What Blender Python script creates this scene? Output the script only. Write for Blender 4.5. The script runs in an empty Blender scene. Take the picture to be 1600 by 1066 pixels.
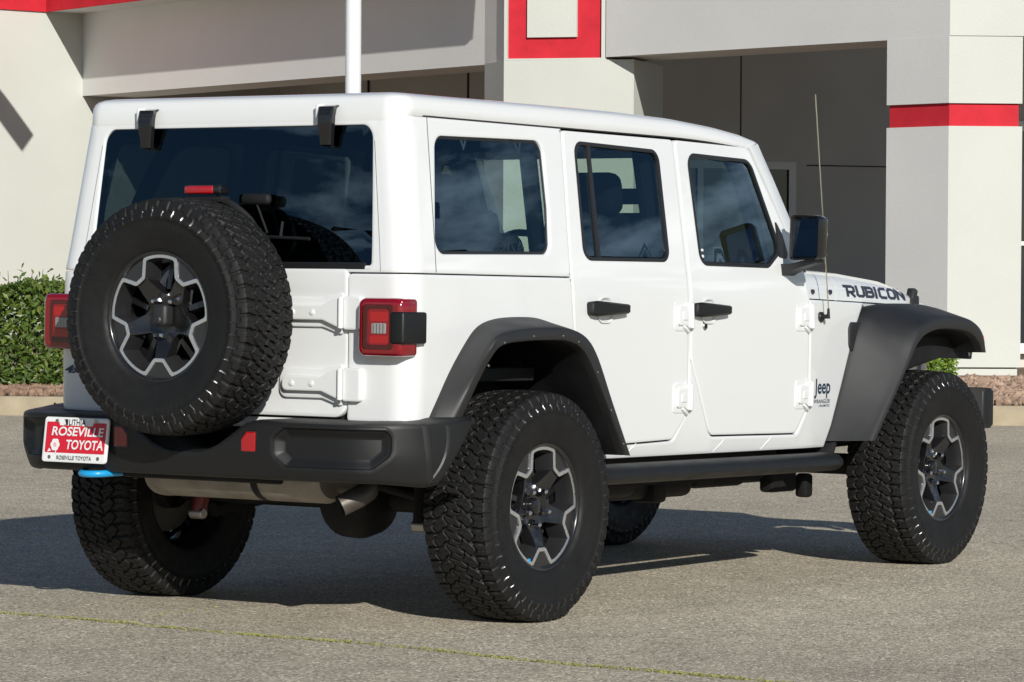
import bpy, bmesh, math, random
import numpy as np
from mathutils import Vector, Matrix, Euler
from mathutils.geometry import delaunay_2d_cdt
R = math.radians
random.seed(7); np.random.seed(7)
sc = bpy.context.scene
COL = sc.collection

# ------------------------------------------------------------------ camera, sky, sun, exposure
CAM = Vector((-10.438, -7.854, 1.2756)); YAW, PITCH, ROLL = R(34.1624), R(-1.3381), R(0.3108)
cam_d = bpy.data.cameras.new('camera'); cam = bpy.data.objects.new('camera', cam_d); COL.objects.link(cam)
cam_d.sensor_fit = 'HORIZONTAL'; cam_d.sensor_width = 36; cam_d.lens = 5602/1600*36
cam_d.clip_start = 0.1; cam_d.clip_end = 900
_d = Vector((math.cos(YAW)*math.cos(PITCH), math.sin(YAW)*math.cos(PITCH), math.sin(PITCH)))
_r = Vector((math.sin(YAW), -math.cos(YAW), 0)); _u = _r.cross(_d)
_r2 = _r*math.cos(ROLL)+_u*math.sin(ROLL); _u2 = -_r*math.sin(ROLL)+_u*math.cos(ROLL)
cam.matrix_world = Matrix(((_r2.x, _u2.x, -_d.x, CAM.x), (_r2.y, _u2.y, -_d.y, CAM.y), (_r2.z, _u2.z, -_d.z, CAM.z), (0, 0, 0, 1)))
sc.camera = cam
SUN = Vector((-1.5, -1.74, 1.0)).normalized()
w = bpy.data.worlds.new('World'); sc.world = w; w.use_nodes = True
nt = w.node_tree; nt.nodes.clear()
wo = nt.nodes.new('ShaderNodeOutputWorld'); bg = nt.nodes.new('ShaderNodeBackground'); sky = nt.nodes.new('ShaderNodeTexSky')
sky.sky_type = 'NISHITA'; sky.sun_disc = False
sky.sun_elevation = math.asin(SUN.z); sky.sun_rotation = math.atan2(SUN.x, SUN.y)
sky.air_density = 1.0; sky.dust_density = 0.15; sky.ozone_density = 4.0
# scattered cumulus in the sky behind the photographer (they show in the window glass)
tc = nt.nodes.new('ShaderNodeTexCoord'); mp = nt.nodes.new('ShaderNodeMapping'); mp.inputs['Scale'].default_value = (8.0, 8.0, 17.0); mp.inputs['Location'].default_value = (4.1, 3.3, 1.1)
nz = nt.nodes.new('ShaderNodeTexNoise'); nz.inputs['Scale'].default_value = 2.2; nz.inputs['Detail'].default_value = 8; nz.inputs['Roughness'].default_value = .58
rp = nt.nodes.new('ShaderNodeValToRGB'); rp.color_ramp.elements[0].position = .52; rp.color_ramp.elements[1].position = .68
sep = nt.nodes.new('ShaderNodeSeparateXYZ'); mr = nt.nodes.new('ShaderNodeMapRange'); mr.inputs[1].default_value = .02; mr.inputs[2].default_value = .10
mr2 = nt.nodes.new('ShaderNodeMapRange'); mr2.inputs[1].default_value = .50; mr2.inputs[2].default_value = .24
m1 = nt.nodes.new('ShaderNodeMath'); m1.operation = 'MULTIPLY'; m2 = nt.nodes.new('ShaderNodeMath'); m2.operation = 'MULTIPLY'
mix = nt.nodes.new('ShaderNodeMix'); mix.data_type = 'RGBA'; mix.inputs[7].default_value = (22.0, 22.3, 23.0, 1)
L = nt.links.new
L(tc.outputs['Generated'], mp.inputs[0]); L(mp.outputs[0], nz.inputs['Vector']); L(nz.outputs['Fac'], rp.inputs[0])
L(tc.outputs['Generated'], sep.inputs[0]); L(sep.outputs[2], mr.inputs[0]); L(sep.outputs[2], mr2.inputs[0])
L(rp.outputs[0], m1.inputs[0]); L(mr.outputs[0], m1.inputs[1]); L(m1.outputs[0], m2.inputs[0]); L(mr2.outputs[0], m2.inputs[1])
L(m2.outputs[0], mix.inputs[0]); L(sky.outputs[0], mix.inputs[6]); L(mix.outputs[2], bg.inputs[0])
bg.inputs[1].default_value = 0.05; L(bg.outputs[0], wo.inputs[0])
sl = bpy.data.lights.new('sun', 'SUN'); so = bpy.data.objects.new('sun', sl); COL.objects.link(so)
sl.energy = 3.9; sl.angle = R(0.5); sl.color = (1.0, 0.96, 0.885)
so.rotation_euler = SUN.to_track_quat('Z', 'Y').to_euler()
sc.view_settings.view_transform = 'Standard'; sc.view_settings.look = 'None'; sc.view_settings.gamma = 1
sc.view_settings.use_curve_mapping = False; sc.view_settings.exposure = 0.35
sc.cycles.max_bounces = 10; sc.cycles.transparent_max_bounces = 16

# ------------------------------------------------------------------ materials
def mat(name, col, rough=.5, metal=0, coat=0, coat_rough=.03, spec=.5, noise=None, bump=None, rvar=None):
    """noise=(scale, amount), bump=(scale, strength, distance), rvar=(scale, amount)"""
    m = bpy.data.materials.new(name); m.use_nodes = True; n = m.node_tree; b = n.nodes['Principled BSDF']
    b.inputs['Base Color'].default_value = (*col, 1); b.inputs['Roughness'].default_value = rough; b.inputs['Metallic'].default_value = metal
    b.inputs['Coat Weight'].default_value = coat; b.inputs['Coat Roughness'].default_value = coat_rough; b.inputs['Specular IOR Level'].default_value = spec
    t = n.nodes.new('ShaderNodeTexCoord')
    if noise:
        z = n.nodes.new('ShaderNodeTexNoise'); z.inputs['Scale'].default_value = noise[0]; z.inputs['Detail'].default_value = 6
        r = n.nodes.new('ShaderNodeValToRGB'); a = noise[1]
        r.color_ramp.elements[0].color = (*[c*(1-a) for c in col], 1); r.color_ramp.elements[1].color = (*[min(1, c*(1+a)) for c in col], 1)
        r.color_ramp.elements[0].position = .3; r.color_ramp.elements[1].position = .7
        n.links.new(t.outputs['Object'], z.inputs['Vector']); n.links.new(z.outputs['Fac'], r.inputs[0]); n.links.new(r.outputs[0], b.inputs['Base Color'])
    if rvar:
        z = n.nodes.new('ShaderNodeTexNoise'); z.inputs['Scale'].default_value = rvar[0]; z.inputs['Detail'].default_value = 5
        q = n.nodes.new('ShaderNodeMapRange'); q.inputs[1].default_value = .3; q.inputs[2].default_value = .7
        q.inputs[3].default_value = max(0, rough-rvar[1]); q.inputs[4].default_value = min(1, rough+rvar[1])
        n.links.new(t.outputs['Object'], z.inputs['Vector']); n.links.new(z.outputs['Fac'], q.inputs[0]); n.links.new(q.outputs[0], b.inputs['Roughness'])
    if bump:
        z = n.nodes.new('ShaderNodeTexNoise'); z.inputs['Scale'].default_value = bump[0]; z.inputs['Detail'].default_value = 4
        q = n.nodes.new('ShaderNodeBump'); q.inputs['Strength'].default_value = bump[1]; q.inputs['Distance'].default_value = bump[2]
        n.links.new(t.outputs['Object'], z.inputs['Vector']); n.links.new(z.outputs['Fac'], q.inputs['Height']); n.links.new(q.outputs[0], b.inputs['Normal'])
    return m
def glass(name, tint, refl=1.7):
    m = bpy.data.materials.new(name); m.use_nodes = True; n = m.node_tree; n.nodes.clear()
    o = n.nodes.new('ShaderNodeOutputMaterial'); t = n.nodes.new('ShaderNodeBsdfTransparent'); g = n.nodes.new('ShaderNodeBsdfGlossy')
    t.inputs[0].default_value = (*tint, 1); g.inputs['Roughness'].default_value = 0.0; g.inputs[0].default_value = (.50, .76, 1.0, 1)   # blue of the mirrored sky put into the reflection colour
    lw_ = n.nodes.new('ShaderNodeLayerWeight'); lw_.inputs[0].default_value = .5      # Schlick curve, the same from both sides of the pane
    pw = n.nodes.new('ShaderNodeMath'); pw.operation = 'POWER'; pw.inputs[1].default_value = 5; n.links.new(lw_.outputs['Facing'], pw.inputs[0])
    f = n.nodes.new('ShaderNodeMath'); f.operation = 'MULTIPLY_ADD'; f.inputs[1].default_value = .95; f.inputs[2].default_value = .045; n.links.new(pw.outputs[0], f.inputs[0])
    k = n.nodes.new('ShaderNodeMath'); k.operation = 'MULTIPLY'; k.inputs[1].default_value = refl; k.use_clamp = True
    x = n.nodes.new('ShaderNodeMixShader')
    n.links.new(f.outputs[0], k.inputs[0]); n.links.new(k.outputs[0], x.inputs[0]); n.links.new(t.outputs[0], x.inputs[1]); n.links.new(g.outputs[0], x.inputs[2]); n.links.new(x.outputs[0], o.inputs[0])
    return m
M = dict(
 paint=mat('white_paint', (.70, .715, .72), .28, coat=1, coat_rough=.02, noise=(1.5, .012)),
 plastic=mat('textured_black_plastic', (.010, .0104, .0112), .56, spec=.75, bump=(700, .25, .0006), rvar=(9, .06)),
 gloss=mat('gloss_black', (.008, .008, .009), .12, coat=.4),
 trim=mat('black_trim', (.012, .012, .013), .35),
 rubber=mat('tyre_rubber', (.0070, .0070, .0072), .62, spec=.32, noise=(14, .25), rvar=(40, .10)),
 plasticdark=mat('satin_black_plastic', (.008, .0084, .0092), .5, spec=.42, bump=(700, .25, .0006), rvar=(9, .06)),
 pipe=mat('sooty_steel', (.085, .075, .065), .5, metal=.5, noise=(20, .3)),
 dressed=mat('dressed_rubber', (.012, .012, .013), .27, spec=1.0),
 rim=mat('black_wheel_paint', (.009, .009, .010), .22, coat=.6),
 rimsatin=mat('satin_wheel_paint', (.07, .07, .075), .26, metal=.75),
 machined=mat('machined_aluminium', (.84, .85, .87), .30, metal=.95, rvar=(60, .05)),
 chrome=mat('chrome', (.7, .7, .72), .12, metal=1),
 steel=mat('brushed_steel', (.42, .40, .38), .42, metal=1),
 muffler=mat('weathered_exhaust_steel', (.25, .225, .19), .5, metal=.6, noise=(9, .25), rvar=(14, .12)),
 under=mat('underbody_black', (.010, .010, .011), .65, spec=.25, noise=(12, .4)),
 brake=mat('cast_iron', (.10, .095, .09), .5, metal=.7),
 redshock=mat('red_shock_paint', (.13, .012, .012), .4),
 lens=mat('red_lens', (.20, .0015, .008), .12, coat=1, coat_rough=.02),
 lensdark=mat('dark_red_lens', (.055, .0006, .003), .12, coat=1, coat_rough=.02),
 lensbright=mat('red_reflector', (.34, .004, .009), .14, coat=1, coat_rough=.03),
 lensclear=mat('clear_lens', (.26, .25, .255), .12, coat=1),
 amber=mat('amber_lens', (.5, .06, .02), .2, coat=1),
 blue=mat('blue_hook_paint', (.01, .30, .62), .35, coat=.5),
 decal=mat('navy_decal', (.018, .020, .042), .4),
 badge=mat('dark_blue_badge', (.02, .045, .09), .3, metal=.3),
 pwhite=mat('plate_white', (.72, .73, .74), .35), pred=mat('plate_red', (.55, .012, .03), .35), pblack=mat('plate_black', (.015, .015, .02), .4),
 seat=mat('black_leather', (.007, .007, .008), .8, spec=.12, bump=(120, .2, .001)), dash=mat('dash_plastic', (.02, .02, .022), .5),
 headliner=mat('headliner', (.16, .16, .155), .9), paper=mat('window_sticker_paper', (.72, .74, .72), .7), lining=mat('body_inner_black', (.015, .015, .016), .7),
 cream=mat('cream_stucco', (.52, .535, .495), .9, spec=.2, noise=(.9, .035), bump=(60, .2, .010)),
 grey=mat('sunlift_grey_stucco', (.64, .645, .63), .9, spec=.2, noise=(.9, .035), bump=(60, .2, .010)),  # albedo raised for faces the sun only grazes; light put into the colour
 recess=mat('recess_stucco', (.56, .54, .50), .9, spec=.2, noise=(1.2, .05), bump=(60, .2, .010)),
 red=mat('red_stucco', (.50, .020, .034), .8, spec=.25, noise=(6, .10), bump=(60, .2, .010)),
 alum=mat('window_frame_grey', (.74, .74, .72), .5), bglass=mat('dark_window_pane', (.006, .010, .018), .05, spec=.8),
 bronze=mat('dark_bronze_paint', (.03, .028, .026), .5),
 pole=mat('white_pole_paint', (.68, .70, .73), .4), concrete=mat('kerb_concrete', (.34, .29, .205), .9, spec=.2, noise=(5, .15), bump=(60, .4, .006)),
 soil=mat('bark_soil', (.20, .135, .09), .95, noise=(14, .4)), rock=mat('lava_rock', (.34, .235, .17), .9, noise=(5, .45)), bark=mat('bark_chips', (.25, .16, .11), .9, noise=(6, .5)),
 twig=mat('twig_brown', (.10, .07, .045), .8), weed=mat('yellow_green_weed', (.26, .26, .07), .8),
 gtint=glass('tinted_privacy_glass', (.07, .09, .088)), gquart=glass('tinted_side_glass', (.54, .62, .575)), gclear=glass('green_tinted_glass', (.72, .82, .765)), gmirror=mat('mirror_glass', (.42, .52, .60), .02, metal=1),
)
def leafmat(name, c1, c2, c3):
    m = bpy.data.materials.new(name); m.use_nodes = True; n = m.node_tree; b = n.nodes['Principled BSDF']
    g = n.nodes.new('ShaderNodeNewGeometry'); r = n.nodes.new('ShaderNodeValToRGB')
    r.color_ramp.elements[0].color = (*c1, 1); r.color_ramp.elements[1].color = (*c3, 1); e = r.color_ramp.elements.new(.55); e.color = (*c2, 1)
    n.links.new(g.outputs['Random Per Island'], r.inputs[0]); n.links.new(r.outputs[0], b.inputs['Base Color'])
    b.inputs['Roughness'].default_value = .42
    tr = n.nodes.new('ShaderNodeBsdfTranslucent'); x = n.nodes.new('ShaderNodeMixShader'); x.inputs[0].default_value = .25
    n.links.new(r.outputs[0], tr.inputs[0]); n.links.new(b.outputs[0], x.inputs[1]); n.links.new(tr.outputs[0], x.inputs[2]); n.links.new(x.outputs[0], n.nodes['Material Output'].inputs[0])
    return m
M['leaf'] = leafmat('hedge_leaf', (.045, .085, .015), (.085, .14, .022), (.16, .21, .04))
M['lime'] = leafmat('lime_leaf', (.10, .18, .02), (.17, .27, .03), (.26, .36, .05))
def asphalt_mat():
    m = bpy.data.materials.new('asphalt'); m.use_nodes = True; n = m.node_tree; b = n.nodes['Principled BSDF']; l = n.links.new
    t = n.nodes.new('ShaderNodeTexCoord')
    v = n.nodes.new('ShaderNodeTexVoronoi'); v.inputs['Scale'].default_value = 125; l(t.outputs['Object'], v.inputs['Vector'])
    hs = n.nodes.new('ShaderNodeSeparateColor'); l(v.outputs['Color'], hs.inputs[0])
    r = n.nodes.new('ShaderNodeValToRGB'); l(hs.outputs[0], r.inputs[0])
    cr = r.color_ramp; cr.elements[0].color = (.17, .152, .125, 1); cr.elements[1].color = (1.0, .96, .86, 1); cr.elements[1].position = 1
    for p, c in ((.25, (.40, .362, .296, 1)), (.75, (.535, .487, .405, 1)), (.93, (.72, .665, .56, 1))):
        e = cr.elements.new(p); e.color = c
    # fine sand between stones
    z = n.nodes.new('ShaderNodeTexNoise'); z.inputs['Scale'].default_value = 260; z.inputs['Detail'].default_value = 3; l(t.outputs['Object'], z.inputs['Vector'])
    zr = n.nodes.new('ShaderNodeMapRange'); zr.inputs[1].default_value = .3; zr.inputs[2].default_value = .7; zr.inputs[3].default_value = .72; zr.inputs[4].default_value = 1.22; l(z.outputs['Fac'], zr.inputs[0])
    # broad wear and stains
    y = n.nodes.new('ShaderNodeTexNoise'); y.inputs['Scale'].default_value = .42; y.inputs['Detail'].default_value = 7; y.inputs['Roughness'].default_value = .6; l(t.outputs['Object'], y.inputs['Vector'])
    yr = n.nodes.new('ShaderNodeMapRange'); yr.inputs[1].default_value = .3; yr.inputs[2].default_value = .7; yr.inputs[3].default_value = .82; yr.inputs[4].default_value = 1.12; l(y.outputs['Fac'], yr.inputs[0])
    y2 = n.nodes.new('ShaderNodeTexNoise'); y2.inputs['Scale'].default_value = 4.5; y2.inputs['Detail'].default_value = 5; l(t.outputs['Object'], y2.inputs['Vector'])
    y2r = n.nodes.new('ShaderNodeMapRange'); y2r.inputs[1].default_value = .3; y2r.inputs[2].default_value = .7; y2r.inputs[3].default_value = .90; y2r.inputs[4].default_value = 1.08; l(y2.outputs['Fac'], y2r.inputs[0])
    a = n.nodes.new('ShaderNodeMath'); a.operation = 'MULTIPLY'; l(zr.outputs[0], a.inputs[0]); l(yr.outputs[0], a.inputs[1])
    a2 = n.nodes.new('ShaderNodeMath'); a2.operation = 'MULTIPLY'; l(a.outputs[0], a2.inputs[0]); l(y2r.outputs[0], a2.inputs[1])
    x = n.nodes.new('ShaderNodeVectorMath'); x.operation = 'SCALE'; l(r.outputs[0], x.inputs[0]); l(a2.outputs[0], x.inputs['Scale']); w3 = n.nodes.new('ShaderNodeVectorMath'); w3.operation = 'MULTIPLY'; w3.inputs[1].default_value = (1.045, 1.015, .945); l(x.outputs[0], w3.inputs[0]); l(w3.outputs[0], b.inputs['Base Color'])
    b.inputs['Roughness'].default_value = .88; b.inputs['Specular IOR Level'].default_value = .3
    q = n.nodes.new('ShaderNodeBump'); q.inputs['Strength'].default_value = .7; q.inputs['Distance'].default_value = .004
    h = n.nodes.new('ShaderNodeMath'); h.operation = 'SUBTRACT'; l(hs.outputs[1], h.inputs[0]); l(v.outputs['Distance'], h.inputs[1]); l(h.outputs[0], q.inputs['Height']); l(q.outputs[0], b.inputs['Normal'])
    return m
M['asphalt'] = asphalt_mat()

# ------------------------------------------------------------------ mesh helpers
class MB:
    def __init__(s): s.v = []; s.f = []
    def add(s, v, f):
        o = len(s.v); s.v += [tuple(p) for p in v]; s.f += [tuple(i+o for i in q) for q in f]; return s
    def map(s, fn): s.v = [tuple(fn(Vector(p))) for p in s.v]; return s
    def build(s, name, m, parent=None, mirror=False, angle=32, smooth=True, label=None):
        v, f = s.v, s.f
        if mirror: v = [(a, -b, c) for a, b, c in v]; f = [q[::-1] for q in f]
        me = bpy.data.meshes.new(name); me.from_pydata(v, [], f); me.update()
        if smooth:
            me.polygons.foreach_set('use_smooth', [True]*len(me.polygons)); me.set_sharp_from_angle(angle=R(angle))
        if isinstance(m, str): m = M[m]
        me.materials.append(m)
        o = bpy.data.objects.new(name, me); COL.objects.link(o)
        if parent: o.parent = parent
        if label: o['label'] = label
        return o
def bm_add(mb, bm, mx=None):
    if mx is not None: bm.transform(mx)
    bm.verts.index_update(); mb.add([v.co[:] for v in bm.verts], [[v.index for v in f.verts] for f in bm.faces]); bm.free(); return mb
def box(mb, c, s, bev=.004, rot=None, seg=2, taper=None):
    bm = bmesh.new(); bmesh.ops.create_cube(bm, size=1); bmesh.ops.scale(bm, vec=s, verts=bm.verts)
    if taper:
        for v in bm.verts:
            if v.co.z > 0: v.co.x *= taper[0]; v.co.y *= taper[1]
    if bev: bmesh.ops.bevel(bm, geom=bm.edges[:], offset=bev, segments=seg, affect='EDGES', profile=.5)
    mx = Matrix.Translation(c) @ (rot.to_matrix().to_4x4() if rot else Matrix())
    return bm_add(mb, bm, mx)
def cyl(mb, p, q, r0, r1=None, n=20, caps=True, bev=0):
    p, q = Vector(p), Vector(q); r1 = r0 if r1 is None else r1
    d = (q-p).normalized(); a = d.orthogonal().normalized(); b = d.cross(a)
    prof = [(p, r0), (q, r1)]
    if bev: prof = [(p, r0-bev), (p+d*bev, r0), (q-d*bev, r1), (q, r1-bev)]
    rings = [[c+(a*math.cos(t)+b*math.sin(t))*r for t in [2*math.pi*i/n for i in range(n)]] for c, r in prof]
    return loft(mb, rings, closed=True, caps=caps)
def loft(mb, rings, closed=False, caps=False):
    n = len(rings[0]); v = [p for r in rings for p in r]; f = []
    for k in range(len(rings)-1):
        for i in range(n if closed else n-1):
            j = (i+1) % n; f.append((k*n+i, k*n+j, (k+1)*n+j, (k+1)*n+i))
    if caps: f.append(tuple(range(n))[::-1]); f.append(tuple((len(rings)-1)*n+i for i in range(n)))
    return mb.add(v, f)
def tube(mb, pts, r, n=10, caps=True):
    pts = [Vector(p) for p in pts]; rs = r if isinstance(r, (list, tuple)) else [r]*len(pts); rings = []; a = None
    for i, p in enumerate(pts):
        d = (pts[min(i+1, len(pts)-1)]-pts[max(i-1, 0)]).normalized()
        a = d.orthogonal().normalized() if a is None else (a-d*a.dot(d)).normalized()
        b = d.cross(a); rings.append([p+(a*math.cos(t)+b*math.sin(t))*rs[i] for t in [2*math.pi*k/n for k in range(n)]])
    return loft(mb, rings, True, caps)
def lathe(mb, prof, n=96, axis='y', c=(0, 0, 0)):
    """prof: (axial, radius)"""
    rings = []
    for a, r in prof:
        rings.append([(c[0]+r*math.cos(2*math.pi*i/n), c[1]+a, c[2]+r*math.sin(2*math.pi*i/n)) if axis == 'y' else (c[0]+a, c[1]+r*math.cos(2*math.pi*i/n), c[2]+r*math.sin(2*math.pi*i/n)) for i in range(n)])
    return loft(mb, rings, True)
def catmull(P, k=5):
    P = [Vector(p) for p in P]; o = []
    for i in range(len(P)-1):
        a, b, c, d = P[max(i-1, 0)], P[i], P[i+1], P[min(i+2, len(P)-1)]
        for j in range(k):
            t = j/k; o.append(.5*((2*b)+(c-a)*t+(2*a-5*b+4*c-d)*t*t+(3*b-a-3*c+d)*t**3))
    o.append(P[-1]); return o
def rnd(pts, r=.03, seg=6, step=.04):
    """rounded polygon; pts (u, v[, radius]) counter-clockwise; long edges subdivided"""
    n = len(pts); o = []
    for i in range(n):
        p = Vector(pts[i][:2]); a = Vector(pts[i-1][:2]); b = Vector(pts[(i+1) % n][:2]); q = pts[i][2] if len(pts[i]) > 2 else r
        e1 = (a-p); e2 = (b-p); ang = e1.angle(e2)
        if q <= 0 or ang > 3.05: o.append(p); continue
        t = min(q/math.tan(ang/2), e1.length*.48, e2.length*.48); q2 = t*math.tan(ang/2)
        s, e = p+e1.normalized()*t, p+e2.normalized()*t; c = p+(e1.normalized()+e2.normalized()).normalized()*(q2/math.sin(ang/2))
        a0 = math.atan2(s.y-c.y, s.x-c.x); a1 = math.atan2(e.y-c.y, e.x-c.x); da = (a1-a0+math.pi) % (2*math.pi)-math.pi
        for k in range(seg+1): o.append(c+Vector((math.cos(a0+da*k/seg), math.sin(a0+da*k/seg)))*q2)
    out = []
    for i in range(len(o)):
        a, b = o[i], o[(i+1) % len(o)]; k = max(1, int((b-a).length/step))
        if (b-a).length < 1e-5: continue
        out += [a.lerp(b, j/k) for j in range(k)]
    return out
def offset(P, d):
    """move a counter-clockwise loop inwards by d"""
    n = len(P); o = []
    for i in range(n):
        a, p, b = P[i-1], P[i], P[(i+1) % n]; e1 = (p-a).normalized(); e2 = (b-p).normalized()
        n1 = Vector((-e1.y, e1.x)); n2 = Vector((-e2.y, e2.x)); m = n1+n2
        m = m.normalized() if m.length > 1e-6 else n1
        o.append(p+m*(d/max(.5, m.dot(n1))))
    return o
def inside(p, P):
    c = False; x, y = p; n = len(P); j = n-1
    for i in range(n):
        if (P[i].y > y) != (P[j].y > y) and x < (P[j].x-P[i].x)*(y-P[i].y)/(P[j].y-P[i].y)+P[i].x: c = not c
        j = i
    return c
def fill(loops, step):
    pts = []; edges = []; 
    for Lp in loops:
        o = len(pts); n = len(Lp); pts += [Vector(p) for p in Lp]; edges += [(o+i, o+(i+1) % n) for i in range(n)]
    nb = len(pts); B = np.array([[p.x, p.y] for p in pts])
    if step:
        x0, y0 = B.min(0); x1, y1 = B.max(0)
        for i in range(1, int((x1-x0)/step)+1):
            for j in range(1, int((y1-y0)/step)+1):
                q = Vector((x0+i*step, y0+j*step))
                if inside(q, loops[0]) and not any(inside(q, h) for h in loops[1:]) and ((B-np.array(q[:]))**2).sum(1).min() > (.45*step)**2: pts.append(q)
    vc, _, fc, ov, _, _ = delaunay_2d_cdt(pts, edges, [], 0, 1e-6)
    F = []
    for f in fc:
        c = sum((vc[i] for i in f), Vector((0, 0)))/3
        if inside(c, loops[0]) and not any(inside(c, h) for h in loops[1:]):
            a, b, d = (vc[i] for i in f); cr = (b-a).x*(d-a).y-(b-a).y*(d-a).x
            F.append(f if cr > 0 else f[::-1])
    return vc, F
def panel(mb, outline, fn, holes=(), r=.004, depth=.02, step=.05, band=.008, reveal=None):
    """sheet with rounded-over edges; fn(u, v, d) -> point, d = depth behind the face; holes are CCW loops"""
    inner = []
    for k, Lp in enumerate([outline]+list(holes)):
        s = 1 if k == 0 else -1; dep = depth if k == 0 or reveal is None else reveal
        prof = [(0, dep), (0, r), (.3*r, .3*r), (r, 0), (r+band, 0)] if r > 0 else [(0, dep), (0, 0)]
        rings = []
        for off, d in prof:
            q = offset(Lp, s*off); rings.append([fn(p.x, p.y, d) for p in q]); last = q
        if k: rings = [x[::-1] for x in rings]
        loft(mb, rings[::-1] if False else rings, closed=True)
        inner.append(last)
    vc, F = fill(inner, step)
    mb.add([fn(p.x, p.y, 0) for p in vc], F); return mb
def weld(o, d=1e-5):
    bm = bmesh.new(); bm.from_mesh(o.data); bmesh.ops.remove_doubles(bm, verts=bm.verts, dist=d); bm.to_mesh(o.data); bm.free(); return o
def text_mb(s, fn, h, bold=0., sx=1., shear=0., spacing=1., ext=.0008, align='CENTER', width=None):
    """letters of height about h, centred at (0,0) in (u,v), put on a surface by fn(u,v,d)"""
    cu = bpy.data.curves.new('lettering', 'FONT'); cu.body = s; cu.size = 1; cu.offset = bold; cu.shear = shear; cu.space_character = spacing; cu.resolution_u = 4
    cu.align_x = 'CENTER'; cu.fill_mode = 'FRONT'
    o = bpy.data.objects.new('lettering', cu); COL.objects.link(o)
    me = bpy.data.meshes.new_from_object(o.evaluated_get(bpy.context.evaluated_depsgraph_get()))
    bpy.data.objects.remove(o); bpy.data.curves.remove(cu)
    V = np.array([v.co[:] for v in me.vertices]); F = [list(p.vertices) for p in me.polygons]; bpy.data.meshes.remove(me)
    y0, y1 = V[:, 1].min(), V[:, 1].max(); x0, x1 = V[:, 0].min(), V[:, 0].max(); k = h/(y1-y0); kx = (width/(x1-x0)) if width else k*sx
    mb = MB(); mb.add([fn((v[0]-(x0+x1)/2)*kx, (v[1]-(y0+y1)/2)*k, -ext) for v in V], F)
    return mb
def empty(name, loc=(0, 0, 0), label=None, cat=None, group=None, rot=(0, 0, 0)):
    o = bpy.data.objects.new(name, None); COL.objects.link(o); o.location = loc; o.rotation_euler = rot
    tag(o, label, cat, group); return o
def tag(o, label=None, cat=None, group=None, kind=None):
    if label: o['label'] = label
    if cat: o['category'] = cat
    if group: o['group'] = group
    if kind: o['kind'] = kind
    return o
def interp(x, T):
    if x <= T[0][0]: return T[0][1]
    for (a, b), (c, d) in zip(T, T[1:]):
        if x <= c: return b+(d-b)*(x-a)/(c-a)
    return T[-1][1]

# ------------------------------------------------------------------ ground frame of the camera: a = metres to the right, D = metres ahead
def gp(a, D, z=0.0): return Vector((CAM.x+D*math.cos(YAW)+a*math.sin(YAW), CAM.y+D*math.sin(YAW)-a*math.cos(YAW), z))
def pa(px, D): return (px-800)/5602*D
def poly_prism(mb, pts, z0, z1):
    """pts: plan points (a, D); any order"""
    P = [gp(a, D) for a, D in pts]; A = sum(P[i-1].x*P[i].y-P[i].x*P[i-1].y for i in range(len(P)))
    if A < 0: P = P[::-1]
    n = len(P); mb.add([(p.x, p.y, z0) for p in P]+[(p.x, p.y, z1) for p in P], [tuple(range(n))[::-1], tuple(range(n, 2*n))]+[(i, (i+1) % n, n+(i+1) % n, n+i) for i in range(n)])
    return mb

# ---- ground
mb = MB(); mb.add([(-400, -400, 0), (400, -400, 0), (400, 400, 0), (-400, 400, 0)], [(0, 1, 2, 3)])
tag(mb.build('asphalt_ground', 'asphalt', smooth=False), 'worn tan grey asphalt of the parking lot', 'asphalt', kind='structure')
# kerb line runs slightly towards the camera on the right
def kD(a): return 28.0-.105*a
mb = MB(); prof = [(0, 0), (0.0, .125), (.025, .15), (.15, .15), (.15, -.05)]
As = [-16+i*.8 for i in range(46)]
rings = [[gp(a, kD(a)+d, z) for d, z in prof] for a in As]; loft(mb, rings)
tag(mb.build('kerb', 'concrete', angle=40), 'tan concrete kerb along the planting bed', 'kerb', kind='structure')
mb = MB(); loft(mb, [[gp(a, kD(a)+.15, .12) for a in As], [gp(a, kD(a)+.6, .17) for a in As], [gp(a, kD(a)+3.0, .21) for a in As], [gp(a, kD(a)+40, .21) for a in As]])
tag(mb.build('planting_bed', 'soil'), 'brown soil of the planting bed behind the kerb', 'planting bed', kind='structure')

def rocks(name, n, a0, a1, d0, d1, s0, s1, m, label, cat):
    bm = bmesh.new(); bmesh.ops.create_icosphere(bm, subdivisions=1, radius=1); bv = np.array([v.co[:] for v in bm.verts]); bf = [[v.index for v in f.verts] for f in bm.faces]; bm.free()
    mb = MB()
    for i in range(n):
        a = random.uniform(a0, a1); d = random.uniform(d0, d1); s = random.uniform(s0, s1); q = gp(a, kD(a)+d, .155+.05*min(1, d/2)+s*.25)
        rot = Euler((random.random()*6, random.random()*6, random.random()*6)).to_matrix()
        V = bv*np.random.uniform(.7, 1.25, (len(bv), 1))*np.array([s, s*random.uniform(.6, 1), s*random.uniform(.5, .9)])
        V = V@np.array(rot).T+np.array(q[:]); mb.add([tuple(x) for x in V], bf)
    return tag(mb.build(name, m, smooth=False), label, cat, kind='stuff')
rocks('gravel', 9000, 1.2, 8.0, .12, 4.2, .022, .055, 'rock', 'reddish brown gravel heaped behind the kerb by the pillar', 'gravel')
rocks('bark_mulch', 2600, -5.5, -2.0, .12, 1.6, .02, .05, 'bark', 'brown bark mulch below the hedge', 'mulch')

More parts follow.
